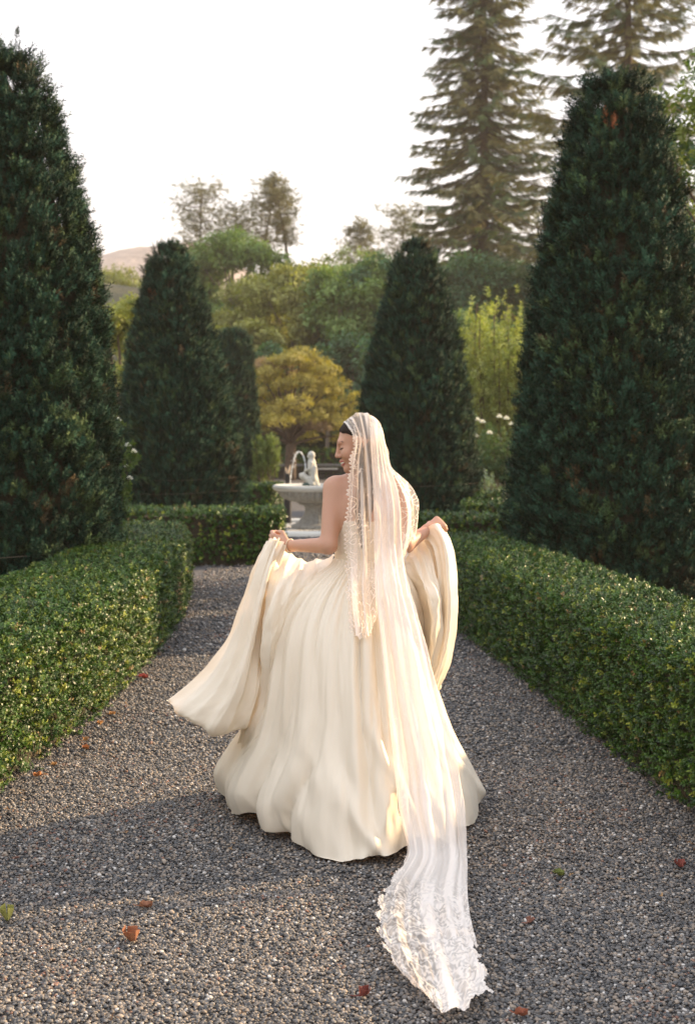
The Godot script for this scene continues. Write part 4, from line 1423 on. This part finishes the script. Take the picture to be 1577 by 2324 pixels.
# A fist closed round gathered cloth: palm, four bent fingers, a thumb.
func hand(sh: Shape, wrist: Vector3, knuckle: Vector3, back: Vector3, side: float) -> void:
	var dir := (knuckle - wrist).normalized()
	back = (back - dir * back.dot(dir)).normalized()
	var across := dir.cross(back) * side
	var k := wrist + dir * 0.072
	var bones := [
		[wrist - dir * 0.02, wrist + dir * 0.005, 0.022, 0.021, 0.01],
		[wrist, k + across * 0.024, 0.018, 0.0125, 0.014],
		[wrist, k + across * 0.008, 0.018, 0.013, 0.014],
		[wrist, k - across * 0.009, 0.018, 0.0125, 0.014],
		[wrist, k - across * 0.026, 0.017, 0.0115, 0.014],
	]
	var lens := [0.040, 0.045, 0.042, 0.033]
	for f in 4:
		var root := k + across * (0.026 - 0.0175 * f) + back * 0.002 - dir * (0.006 if f == 3 else 0.0)
		var a := (dir * 0.55 - back * 0.85).normalized()
		var b := (-dir * 0.55 - back * 0.8).normalized()
		var c := (-dir * 0.95 + back * 0.05).normalized()
		var p1: Vector3 = root + a * lens[f]
		var p2: Vector3 = p1 + b * lens[f] * 0.62
		var p3: Vector3 = p2 + c * lens[f] * 0.5
		bones.append([root, p1, 0.0098, 0.0088, 0.003])
		bones.append([p1, p2, 0.0088, 0.0080, 0.002])
		bones.append([p2, p3, 0.0080, 0.0066, 0.002])
	var t0 := wrist + dir * 0.022 + across * 0.02 - back * 0.006
	var t1 := t0 + (dir * 0.7 + across * 0.55 - back * 0.5).normalized() * 0.036
	var t2 := t1 + (dir * 0.75 - across * 0.25 - back * 0.6).normalized() * 0.03
	bones.append([t0, t1, 0.0135, 0.0105, 0.008])
	bones.append([t1, t2, 0.0105, 0.0078, 0.002])
	var mid := wrist + dir * 0.05
	skin(sh, bones, mid - Vector3.ONE * 0.105, mid + Vector3.ONE * 0.105, 0.0035)

func make_hair(person: Node3D, frame: Transform3D) -> void:
	var m := plain(Color(0.026, 0.016, 0.011), 0.6)
	m.metallic_specular = 0.25
	var sh := Shape.new()
	var nu := 64
	var nv := 26
	# a cap over the skull, stopping at the hairline
	for j in nv:
		for i in nu:
			var a := TAU * i / nu
			var face := 0.5 + 0.5 * cos(a)
			var reach := lerpf(2.05, 1.12, pow(face, 1.3)) + 0.03 * sin(a * 9.0)
			var p := reach * j / (nv - 1)
			var d := Vector3(sin(p) * cos(a), cos(p), sin(p) * sin(a))
			var strand := 1.0 + 0.016 * sin(a * 34.0 + 2.0 * sin(p * 4.0)) * sin(p)
			var edge := smoothstep(1.0, 0.9, float(j) / (nv - 1))
			sh.v.append(frame * (Vector3(-0.012, 0.036, 0) + d * Vector3(0.1005, 0.0925, 0.084) * strand * lerpf(0.965, 1.0, edge)))
	sh.grid(0, nu, nv, true)
	var cap := put("hair", sh.mesh(), m, person)
	# long loose locks down her back
	for k in 22:
		var s := k / 21.0
		var lock := Shape.new()
		var top := Vector3(lerpf(0.045, 0.135, s), 1.60 - 0.03 * absf(s - 0.4), -5.925 - 0.06 * s)
		var pts := []
		var rad := []
		var long := rng.randf_range(0.36, 0.44)
		var w := rng.randf() * TAU
		for i in 14:
			var t := i / 13.0
			pts.append(top + Vector3(0.012 * sin(t * 7.0 + w) + (0.075 - top.x) * 0.15 * t, -long * t, (0.02 + 0.008 * cos(t * 6.0 + w)) * smoothstep(0.0, 0.3, t)))
			rad.append(lerpf(0.013, 0.005, t) * (0.4 if i == 0 else 1.0))
		lock.tube(pts, rad, 6, 0.6)
		put("lock", lock.mesh(), m, cap)

func make_gown(person: Node3D, torso: Vector3) -> void:
	# bodice
	var sh := Shape.new()
	var nu := 72
	var nv := 22
	for j in nv:
		var t := j / float(nv - 1)
		for i in nu:
			var a := TAU * i / nu
			var near := sin(a)
			var top := 1.278 + 0.02 * maxf(-near, 0.0) - 0.008 * maxf(near, 0.0) + 0.002 * sin(a * 26.0)
			var y := lerpf(top, 1.085, t)
			var rx := lerpf(0.146, 0.132, smoothstep(0.0, 0.8, t))
			var rz := lerpf(0.122, 0.117, t)
			var rib := 0.0018 * sin(a * 40.0) + 0.0012 * sin(y * 420.0)
			if j == 0:
				rx -= 0.012
				rz -= 0.012
			sh.v.append(Vector3(torso.x + cos(a) * (rx + rib), y, torso.z + sin(a) * (rz + rib)))
	sh.grid(0, nu, nv, true)
	var bod := plain(Color(0.77, 0.68, 0.54), 0.6)
	bod.normal_enabled = true
	bod.normal_texture = noise_texture(0.06, 64, Color.BLACK, Color.WHITE, true)
	bod.normal_scale = 0.5
	bod.uv1_triplanar = true
	bod.uv1_scale = Vector3.ONE * 6.0
	var bodice := put("bodice", sh.mesh(), bod, person)
	# row of little covered buttons down the back
	for i in 8:
		var bsh := Shape.new()
		var p := Vector3(torso.x + 0.004, 1.262 - i * 0.022, torso.z + 0.121)
		bsh.tube([p, p + Vector3(0, 0, 0.005)], [0.005, 0.0035], 8)
		put("button", bsh.mesh(), M.silk, bodice)
	# main skirt: a closed bell, sections by height: y, left, right, near, far (metres)
	var rows := [
		[1.105, -0.056, 0.212, 5.925, 6.165], [1.075, -0.075, 0.222, 5.90, 6.19], [1.02, -0.155, 0.262, 5.85, 6.25], [0.93, -0.255, 0.305, 5.78, 6.33], [0.80, -0.335, 0.332, 5.70, 6.45],
		[0.645, -0.37, 0.36, 5.63, 6.55], [0.49, -0.40, 0.39, 5.57, 6.64], [0.36, -0.45, 0.44, 5.52, 6.72], [0.25, -0.52, 0.50, 5.48, 6.78], [0.13, -0.585, 0.56, 5.44, 6.82], [0.02, -0.57, 0.58, 5.40, 6.85],
	]
	# soft slanting creases near the hem: angle, drift, width, height, start
	var creases := []
	for k in 10:
		creases.append([rng.randf_range(0.4, 3.0), rng.randf_range(0.7, 1.4) * (-1.0 if k < 7 else 1.0), rng.randf_range(0.035, 0.08), rng.randf_range(0.012, 0.026), rng.randf_range(0.5, 0.7)])
	nu = 460
	nv = 150
	sh = Shape.new()
	for j in nv:
		var t := j / float(nv - 1)
		var r: Array = []
		for c in 5: r.append(along(rows.map(func(w): return w[c]), t))
		var cx := lerpf(0.078, 0.10, t)
		var cz: float = -(r[3] + r[4]) * 0.5 - lerpf(0.0, 0.25, t * t)
		for i in nu:
			var a := TAU * i / nu
			var rx: float = r[2] - cx if cos(a) > 0.0 else cx - r[1]
			var rz: float = (-r[3] - cz) if sin(a) > 0.0 else cz + r[4]
			var n := lerpf(2.0, 1.5 if cos(a) < 0.0 else 1.8, t)
			var q := pow(pow(absf(cos(a)), n) + pow(absf(sin(a)), n), -1.0 / n)
			var p := Vector3(cx + cos(a) * q * rx, r[0], cz + sin(a) * q * rz)
			var out := Vector3(cos(a) * rz, 0.0, sin(a) * rx).normalized()
			# gathers below the waist run together into fewer, deeper folds; ridges round, valleys sharp
			var w := a + 0.10 * bump.get_noise_3d(cos(a) * 1.3, sin(a) * 1.3, 2.0 + t * 0.7) + 0.05 * t * sin(a * 4.0 + 2.0)
			var pleat := 0.012 * (absf(sin(w * 29.0 + 2.0 * sin(w * 6.0))) - 0.64) * smoothstep(0.0, 0.05, t) * (1.0 - smoothstep(0.2, 0.5, t))
			var own := 0.25 + 1.6 * absf(bump.get_noise_3d(cos(a) * 2.3, sin(a) * 2.3, 9.0))
			var x1 := w * 13.0 + 2.3 * bump.get_noise_3d(cos(a) * 2.0, sin(a) * 2.0, 20.0 + t * 0.6) + 1.2 * sin(w * 3.0 + 0.7) + t * t * 1.5
			var x2 := w * 6.5 + 1.5 * bump.get_noise_3d(cos(a) * 1.7, sin(a) * 1.7, 40.0 + t * 0.8) + 0.9 * sin(w * 2.0 + 2.0) - t * t * 1.1
			var fold := own * 0.040 * (absf(sin(x1)) - 0.7) * smoothstep(0.04, 0.4, t) * (1.0 - 0.35 * smoothstep(0.55, 1.0, t))
			fold += (0.03 + 0.09 * absf(bump.get_noise_3d(cos(a) * 1.9 + 5.0, sin(a) * 1.9, 3.0 + t))) * (absf(sin(x2)) - 0.7) * smoothstep(0.25, 0.95, t)
			for c in creases:
				var x: float = wrapf(w - c[0] - c[1] * (t - 0.8), -PI, PI) / c[2]
				fold += c[3] * exp(-x * x) * smoothstep(c[4], c[4] + 0.25, t)
			p += out * (pleat + fold)
			# the hem lifts and dips
			var hem := smoothstep(0.86, 1.0, t)
			p.y += hem * (0.02 + 0.022 * sin(w * 5.0 + 1.5) + 0.012 * sin(w * 13.0 - 1.0) + 0.02 * bump.get_noise_3d(cos(a) * 2.0, sin(a) * 2.0, 4.0))
			p.y = maxf(p.y, 0.014)
			sh.v.append(p)
	sh.grid(0, nu, nv, true)
	put("skirt", sh.mesh(), M.silk, person)
	# the side of the skirt gathered up in her left hand, hanging outside the fist
	var swag := [
		[Vector3(-0.349, 1.147, -6.13), Vector3(-0.322, 1.181, -6.08), Vector3(-0.291, 1.184, -6.06), Vector3(-0.266, 1.155, -6.08)],
		[Vector3(-0.395, 1.068, -6.17), Vector3(-0.356, 1.103, -6.03), Vector3(-0.321, 1.105, -6), Vector3(-0.295, 1.056, -6.06)],
		[Vector3(-0.458, 0.904, -6.2), Vector3(-0.407, 0.944, -6.01), Vector3(-0.367, 0.94, -5.96), Vector3(-0.341, 0.895, -6.03)],
		[Vector3(-0.536, 0.716, -6.22), Vector3(-0.469, 0.732, -6), Vector3(-0.405, 0.728, -5.93), Vector3(-0.362, 0.714, -6)],
		[Vector3(-0.656, 0.568, -6.27), Vector3(-0.548, 0.566, -6.02), Vector3(-0.452, 0.554, -5.92), Vector3(-0.377, 0.566, -5.98)],
		[Vector3(-0.79, 0.462, -6.32), Vector3(-0.663, 0.442, -6.05), Vector3(-0.527, 0.401, -5.95), Vector3(-0.408, 0.444, -5.98)],
		[Vector3(-0.798, 0.442, -6.36), Vector3(-0.672, 0.41, -6.1), Vector3(-0.535, 0.363, -6), Vector3(-0.423, 0.398, -6.03)],
		[Vector3(-0.764, 0.438, -6.4), Vector3(-0.664, 0.41, -6.2), Vector3(-0.542, 0.367, -6.12), Vector3(-0.444, 0.395, -6.12)],
	]
	var hang := func(s: float, t: float) -> float:
		return (0.026 * (0.6 - absf(sin(s * 8.5 + 0.9 * t + 0.4))) + 0.012 * (0.6 - absf(sin(s * 17.0 - 1.3 * t + 0.7)))) * smoothstep(0.02, 0.3, t) * (1.0 - 0.45 * smoothstep(0.55, 0.9, t)) + 0.012 * sin(s * 40.0) * (1.0 - smoothstep(0.0, 0.25, t)) + 0.008 * bump.get_noise_2d(s * 4.0, t * 5.0)
	put("skirt_swag", cloth(swag, 70, 80, hang).mesh(), M.silk, person)
	# silk stretched from the waist to that hand
	var lift := [
		[Vector3(-0.29, 1.144, -6.13), Vector3(-0.229, 1.096, -6.2), Vector3(-0.153, 1.081, -6.2), Vector3(-0.053, 1.105, -6.14)],
		[Vector3(-0.313, 1.082, -6.05), Vector3(-0.252, 1.051, -6.03), Vector3(-0.167, 1.042, -6.04), Vector3(-0.062, 1.082, -6.08)],
		[Vector3(-0.342, 0.982, -6), Vector3(-0.288, 0.958, -5.93), Vector3(-0.205, 0.976, -5.96), Vector3(-0.093, 1.036, -6.05)],
		[Vector3(-0.356, 0.856, -5.97), Vector3(-0.31, 0.848, -5.89), Vector3(-0.234, 0.87, -5.93), Vector3(-0.135, 0.965, -6.02)],
		[Vector3(-0.353, 0.718, -5.97), Vector3(-0.319, 0.721, -5.89), Vector3(-0.261, 0.75, -5.94), Vector3(-0.172, 0.862, -6)],
		[Vector3(-0.362, 0.566, -6), Vector3(-0.337, 0.556, -5.95), Vector3(-0.288, 0.596, -5.93), Vector3(-0.215, 0.672, -6.03)],
		[Vector3(-0.433, 0.407, -6.06), Vector3(-0.391, 0.406, -5.97), Vector3(-0.326, 0.428, -5.95), Vector3(-0.246, 0.511, -6)],
		[Vector3(-0.492, 0.244, -6.25), Vector3(-0.444, 0.252, -6.12), Vector3(-0.383, 0.272, -5.98), Vector3(-0.285, 0.313, -6.06)],
		[Vector3(-0.532, 0.112, -6.45), Vector3(-0.473, 0.118, -6.32), Vector3(-0.398, 0.117, -6.22), Vector3(-0.328, 0.131, -6.16)],
	]
	var pull := func(s: float, t: float) -> float:
		return 0.024 * (0.6 - absf(sin(s * 5.0 + t * 4.0 + 0.5))) * smoothstep(0.05, 0.3, t) + 0.014 * (0.6 - absf(sin(s * 13.0 - t * 3.0))) * (1.0 - 0.7 * t) + 0.014 * bump.get_noise_2d(s * 3.0, t * 4.0 + 9.0)
	put("skirt_lift", cloth(lift, 60, 110, pull).mesh(), M.silk, person)
	# the other side, thrown over her right hand
	var drop := [
		[Vector3(0.313, 1.202, -6.1), Vector3(0.357, 1.246, -6.05), Vector3(0.397, 1.242, -6.09), Vector3(0.427, 1.211, -6.2)],
		[Vector3(0.366, 1.145, -6.04), Vector3(0.399, 1.171, -6.01), Vector3(0.433, 1.15, -6.09), Vector3(0.463, 1.106, -6.22)],
		[Vector3(0.388, 0.99, -6.01), Vector3(0.415, 0.99, -5.97), Vector3(0.448, 0.972, -6.07), Vector3(0.478, 0.945, -6.22)],
		[Vector3(0.393, 0.822, -6.02), Vector3(0.412, 0.824, -5.98), Vector3(0.443, 0.812, -6.07), Vector3(0.471, 0.792, -6.22)],
		[Vector3(0.354, 0.679, -6.05), Vector3(0.388, 0.677, -6), Vector3(0.423, 0.668, -6.08), Vector3(0.45, 0.658, -6.22)],
		[Vector3(0.312, 0.608, -6.08), Vector3(0.351, 0.568, -6.03), Vector3(0.387, 0.564, -6.1), Vector3(0.417, 0.582, -6.22)],
		[Vector3(0.33, 0.576, -6.16), Vector3(0.363, 0.527, -6.12), Vector3(0.388, 0.52, -6.18), Vector3(0.412, 0.544, -6.26)],
	]
	var drape := func(s: float, t: float) -> float:
		return (0.015 * (0.6 - absf(sin(s * 7.0 + t))) + 0.007 * (0.6 - absf(sin(s * 15.0 + 1.0 - t)))) * smoothstep(0.0, 0.2, t) + 0.006 * bump.get_noise_2d(s * 3.0, t * 5.0 + 20.0)
	put("skirt_swag", cloth(drop, 50, 80, drape).mesh(), M.silk, person)
	var billow := [
		[Vector3(0.213, 1.108, -6.06), Vector3(0.266, 1.132, -6.08), Vector3(0.314, 1.174, -6.12), Vector3(0.353, 1.221, -6.1)],
		[Vector3(0.234, 1.068, -6.04), Vector3(0.291, 1.088, -6.03), Vector3(0.339, 1.111, -6.06), Vector3(0.38, 1.134, -6.06)],
		[Vector3(0.275, 0.991, -6.03), Vector3(0.318, 0.991, -5.91), Vector3(0.366, 0.975, -5.94), Vector3(0.398, 0.961, -6.02)],
		[Vector3(0.301, 0.879, -6.04), Vector3(0.349, 0.877, -5.9), Vector3(0.391, 0.865, -5.94), Vector3(0.406, 0.836, -6.03)],
		[Vector3(0.311, 0.746, -6.06), Vector3(0.352, 0.74, -5.95), Vector3(0.372, 0.717, -5.98), Vector3(0.39, 0.689, -6.04)],
		[Vector3(0.309, 0.609, -6.02), Vector3(0.333, 0.59, -6.02), Vector3(0.353, 0.578, -6.04), Vector3(0.374, 0.571, -6.08)],
	]
	var puff := func(s: float, t: float) -> float:
		return 0.022 * (0.6 - absf(sin(s * 5.0 + t * 3.5 + 2.0))) * smoothstep(0.05, 0.4, t) + 0.013 * (0.6 - absf(sin(s * 13.0 - t * 2.0))) * (1.0 - 0.7 * t) + 0.012 * bump.get_noise_2d(s * 3.0, t * 4.0 + 31.0)
	put("skirt_lift", cloth(billow, 60, 60, puff).mesh(), M.silk, person)

# Lace: fine net with woven sprigs, dense scalloped borders; alpha is how much thread covers.
func lace(seed_: int, wide: float, long: float, net: float, edges: Array, w: int, h: int, from: float) -> StandardMaterial3D:
	var a := FastNoiseLite.new()
	a.seed = seed_
	a.frequency = 1.0
	a.fractal_type = FastNoiseLite.FRACTAL_NONE
	var b := FastNoiseLite.new()
	b.seed = seed_ + 1
	b.noise_type = FastNoiseLite.TYPE_CELLULAR
	b.cellular_return_type = FastNoiseLite.RETURN_DISTANCE2_SUB
	b.frequency = 1.0
	var im := Image.create(w, h, false, Image.FORMAT_RGBA8)
	for y in h:
		for x in w:
			var s := (x + 0.5) / w
			var t := (y + 0.5) / h
			var px := s * wide
			var py := t * long
			var plain_part := 0.3 * clampf((from - t) * 12.0, 0.0, 1.0)
			var el: float = px + plain_part if edges[0] else 9.0
			var er: float = wide - px + plain_part + (0.3 * clampf((0.9 - t) * 12.0, 0.0, 1.0) if from > 0.0 else 0.0) if edges[1] else 9.0
			var eb: float = long - py if edges[2] else 9.0
			var et: float = py if edges[3] else 9.0
			var e := minf(minf(el, er), minf(eb, et))
			var run := py if minf(el, er) < minf(eb, et) else px
			var cut := (0.008 if from == 0.0 else 0.032) * (0.5 - 0.5 * cos((run + 0.04 * a.get_noise_2d(run * 7.0, 40.0)) * TAU / 0.085)) + 0.008 * (0.5 - 0.5 * cos(run * TAU / 0.016))
			var wx := px + 0.010 * a.get_noise_2d(px * 22.0, py * 22.0)
			var wy := py + 0.010 * a.get_noise_2d(px * 22.0 + 50.0, py * 22.0)
			var vine := 1.0 - smoothstep(0.05, 0.25, absf(a.get_noise_2d(wx * 30.0, wy * 30.0)))
			var petal := smoothstep(0.22, 0.42, b.get_noise_2d(wx * 45.0, wy * 45.0) + 1.0 - 0.55)
			var band := 1.0 - smoothstep(0.05, 0.17, e)
			var rim := 1.0 - smoothstep(0.0, 0.012, e - cut)
			var sprig := smoothstep(0.05, 0.35, a.get_noise_2d(px * 7.0 + 90.0, py * 7.0)) * maxf(vine, petal * 0.8)
			var cover := net * lerpf(0.45, 1.0, smoothstep(0.0, 0.2, t) if from > 0.0 else 1.0) * (1.0 - (0.5 - 0.3 * smoothstep(0.35, 0.65, s)) * smoothstep(from, from + 0.1, t) * (0.0 if from == 0.0 else 1.0)) + 0.05 * sin(px * 900.0) * sin(py * 900.0)
			cover = maxf(cover, band * (0.35 + 0.55 * maxf(vine, petal * 0.85)))
			cover = maxf(cover, sprig * 0.85)
			cover = maxf(cover, rim * 0.75)
			if from == 0.0:
				cover += 0.5 * smoothstep(-0.05, 0.4, a.get_noise_2d(px * 26.0 + 300.0, py * 1.6)) * smoothstep(0.02, 0.1, t)
			else:
				var low := smoothstep(from, from + 0.08, t)
				var bloom := smoothstep(-0.4, 0.5, a.get_noise_2d(wx * 60.0 + 7.0, wy * 60.0)) * 0.7 + 0.3 * smoothstep(-0.3, 0.4, a.get_noise_2d(px * 17.0 + 7.0, py * 17.0))
				cover = lerpf(cover, maxf(cover * 0.55, (0.30 + 0.5 * bloom) + 0.34 * smoothstep(0.38, 0.6, s + 0.06 * sin(t * 40.0))), low)
				cover = maxf(cover, rim * low * 0.8)
				cover += 0.22 * smoothstep(0.1, 0.5, a.get_noise_2d(px * 18.0 + 700.0, py * 0.9)) * smoothstep(0.05, 0.2, t)
			if e < cut: cover = 0.0
			im.set_pixel(x, y, Color(1, 1, 1, clampf(cover, 0.0, 0.97)))
	var m := StandardMaterial3D.new()
	m.albedo_color = Color(0.99, 0.955, 0.915)
	m.albedo_texture = ImageTexture.create_from_image(im)
	m.texture_repeat = false
	m.transparency = BaseMaterial3D.TRANSPARENCY_ALPHA
	m.roughness = 0.75
	m.cull_mode = BaseMaterial3D.CULL_DISABLED
	m.backlight_enabled = true
	m.backlight = Color(0.7, 0.66, 0.62)
	return m

func make_veil(person: Node3D) -> void:
	var upper := [
		[Vector3(-0.015, 1.647, -6.06), Vector3(0.009, 1.675, -6.065), Vector3(0.045, 1.705, -6.07), Vector3(0.093, 1.693, -6.07), Vector3(0.127, 1.652, -6.07), Vector3(0.142, 1.626, -6.07)],
		[Vector3(-0.02, 1.676, -5.985), Vector3(0.006, 1.692, -5.99), Vector3(0.044, 1.718, -5.995), Vector3(0.098, 1.705, -6), Vector3(0.135, 1.667, -6.01), Vector3(0.145, 1.628, -6.04)],
		[Vector3(0.005, 1.649, -5.93), Vector3(0.024, 1.673, -5.935), Vector3(0.049, 1.702, -5.94), Vector3(0.106, 1.69, -5.945), Vector3(0.145, 1.644, -5.97), Vector3(0.156, 1.6, -6.04)],
		[Vector3(0.029, 1.598, -5.895), Vector3(0.045, 1.609, -5.885), Vector3(0.067, 1.613, -5.872), Vector3(0.109, 1.605, -5.892), Vector3(0.152, 1.582, -5.945), Vector3(0.169, 1.554, -6.04)],
		[Vector3(0.014, 1.509, -5.885), Vector3(0.036, 1.51, -5.87), Vector3(0.072, 1.51, -5.865), Vector3(0.116, 1.51, -5.88), Vector3(0.159, 1.505, -5.925), Vector3(0.184, 1.485, -6.03)],
		[Vector3(0.004, 1.419, -5.88), Vector3(0.032, 1.42, -5.865), Vector3(0.076, 1.42, -5.855), Vector3(0.134, 1.42, -5.865), Vector3(0.211, 1.418, -5.9), Vector3(0.259, 1.415, -6.005)],
		[Vector3(-0.004, 1.311, -5.875), Vector3(0.029, 1.312, -5.85), Vector3(0.079, 1.312, -5.84), Vector3(0.144, 1.312, -5.85), Vector3(0.241, 1.329, -5.88), Vector3(0.295, 1.346, -5.985)],
		[Vector3(-0.007, 1.203, -5.87), Vector3(0.029, 1.205, -5.84), Vector3(0.083, 1.205, -5.83), Vector3(0.151, 1.213, -5.845), Vector3(0.242, 1.23, -5.87), Vector3(0.292, 1.265, -5.975)],
		[Vector3(-0.005, 1.096, -5.855), Vector3(0.032, 1.09, -5.82), Vector3(0.086, 1.099, -5.81), Vector3(0.151, 1.125, -5.825), Vector3(0.227, 1.149, -5.865), Vector3(0.276, 1.187, -5.97)],
		[Vector3(0, 0.976, -5.79), Vector3(0.035, 0.972, -5.75), Vector3(0.078, 0.99, -5.75), Vector3(0.132, 1.039, -5.79), Vector3(0.194, 1.087, -5.845), Vector3(0.255, 1.132, -5.96)],
		[Vector3(0.018, 0.829, -5.72), Vector3(0.052, 0.81, -5.68), Vector3(0.091, 0.826, -5.69), Vector3(0.127, 0.942, -5.75), Vector3(0.176, 1.044, -5.825), Vector3(0.234, 1.095, -5.95)],
	]
	var crease := func(s: float, t: float) -> float:
		var f := smoothstep(0.06, 0.35, t) * (1.0 - 0.75 * smoothstep(0.6, 0.85, s))
		return f * (0.010 * sin(s * 38.0 + 2.0 * sin(t * 2.5)) + 0.007 * sin(s * 71.0 + 1.0 + t * 2.0)) + 0.004 * bump.get_noise_2d(s * 5.0, t * 6.0)
	put("veil", cloth(upper, 130, 150, crease).mesh(), lace(81, 0.42, 0.95, 0.27, [true, true, true, true], 420, 900, 0.0), person)
	var train := [
		[Vector3(0.085, 1.709, -5.985), Vector3(0.116, 1.696, -5.985), Vector3(0.14, 1.67, -6)],
		[Vector3(0.09, 1.627, -5.868), Vector3(0.118, 1.625, -5.876), Vector3(0.151, 1.6, -5.93)],
		[Vector3(0.099, 1.492, -5.858), Vector3(0.13, 1.492, -5.862), Vector3(0.171, 1.473, -5.915)],
		[Vector3(0.108, 1.331, -5.833), Vector3(0.154, 1.331, -5.83), Vector3(0.209, 1.33, -5.86)],
		[Vector3(0.113, 1.153, -5.81), Vector3(0.161, 1.154, -5.8), Vector3(0.216, 1.142, -5.84)],
		[Vector3(0.116, 1.002, -5.72), Vector3(0.179, 1.004, -5.7), Vector3(0.241, 0.989, -5.76)],
		[Vector3(0.136, 0.852, -5.65), Vector3(0.208, 0.856, -5.62), Vector3(0.285, 0.838, -5.69)],
		[Vector3(0.156, 0.64, -5.57), Vector3(0.242, 0.647, -5.53), Vector3(0.341, 0.618, -5.6)],
		[Vector3(0.175, 0.422, -5.47), Vector3(0.279, 0.433, -5.42), Vector3(0.396, 0.415, -5.5)],
		[Vector3(0.193, 0.229, -5.37), Vector3(0.298, 0.239, -5.33), Vector3(0.43, 0.216, -5.42)],
		[Vector3(0.219, 0.076, -5.24), Vector3(0.316, 0.074, -5.22), Vector3(0.432, 0.048, -5.28)],
		[Vector3(0.128, 0.017, -4.97), Vector3(0.26, 0.021, -4.91), Vector3(0.408, 0.016, -4.88)],
		[Vector3(0.086, 0.019, -4.65), Vector3(0.242, 0.018, -4.57), Vector3(0.397, 0.018, -4.53)],
		[Vector3(0.112, 0.015, -4.33), Vector3(0.255, 0.013, -4.21), Vector3(0.408, 0.013, -4.28)],
		[Vector3(0.173, 0.017, -4.1), Vector3(0.268, 0.008, -3.885), Vector3(0.417, 0.013, -4.03)],
	]
	var stream := func(s: float, t: float) -> float:
		var f := smoothstep(0.02, 0.2, t)
		return f * (0.012 * absf(sin(s * 11.0 + 1.2 * sin(t * 5.0))) + 0.008 * absf(sin(s * 19.0 + 3.0 * t + 0.5)) + 0.010 * absf(bump.get_noise_2d(s * 3.0, t * 9.0)) + 0.022 * smoothstep(0.7, 0.85, t) * absf(bump.get_noise_2d(s * 5.0 + 8.0, t * 16.0))) + 0.02 * smoothstep(0.68, 0.76, t)
	put("veil_train", cloth(train, 110, 260, stream).mesh(), lace(95, 0.36, 2.7, 0.74, [true, true, true, false], 360, 1800, 0.74), person)
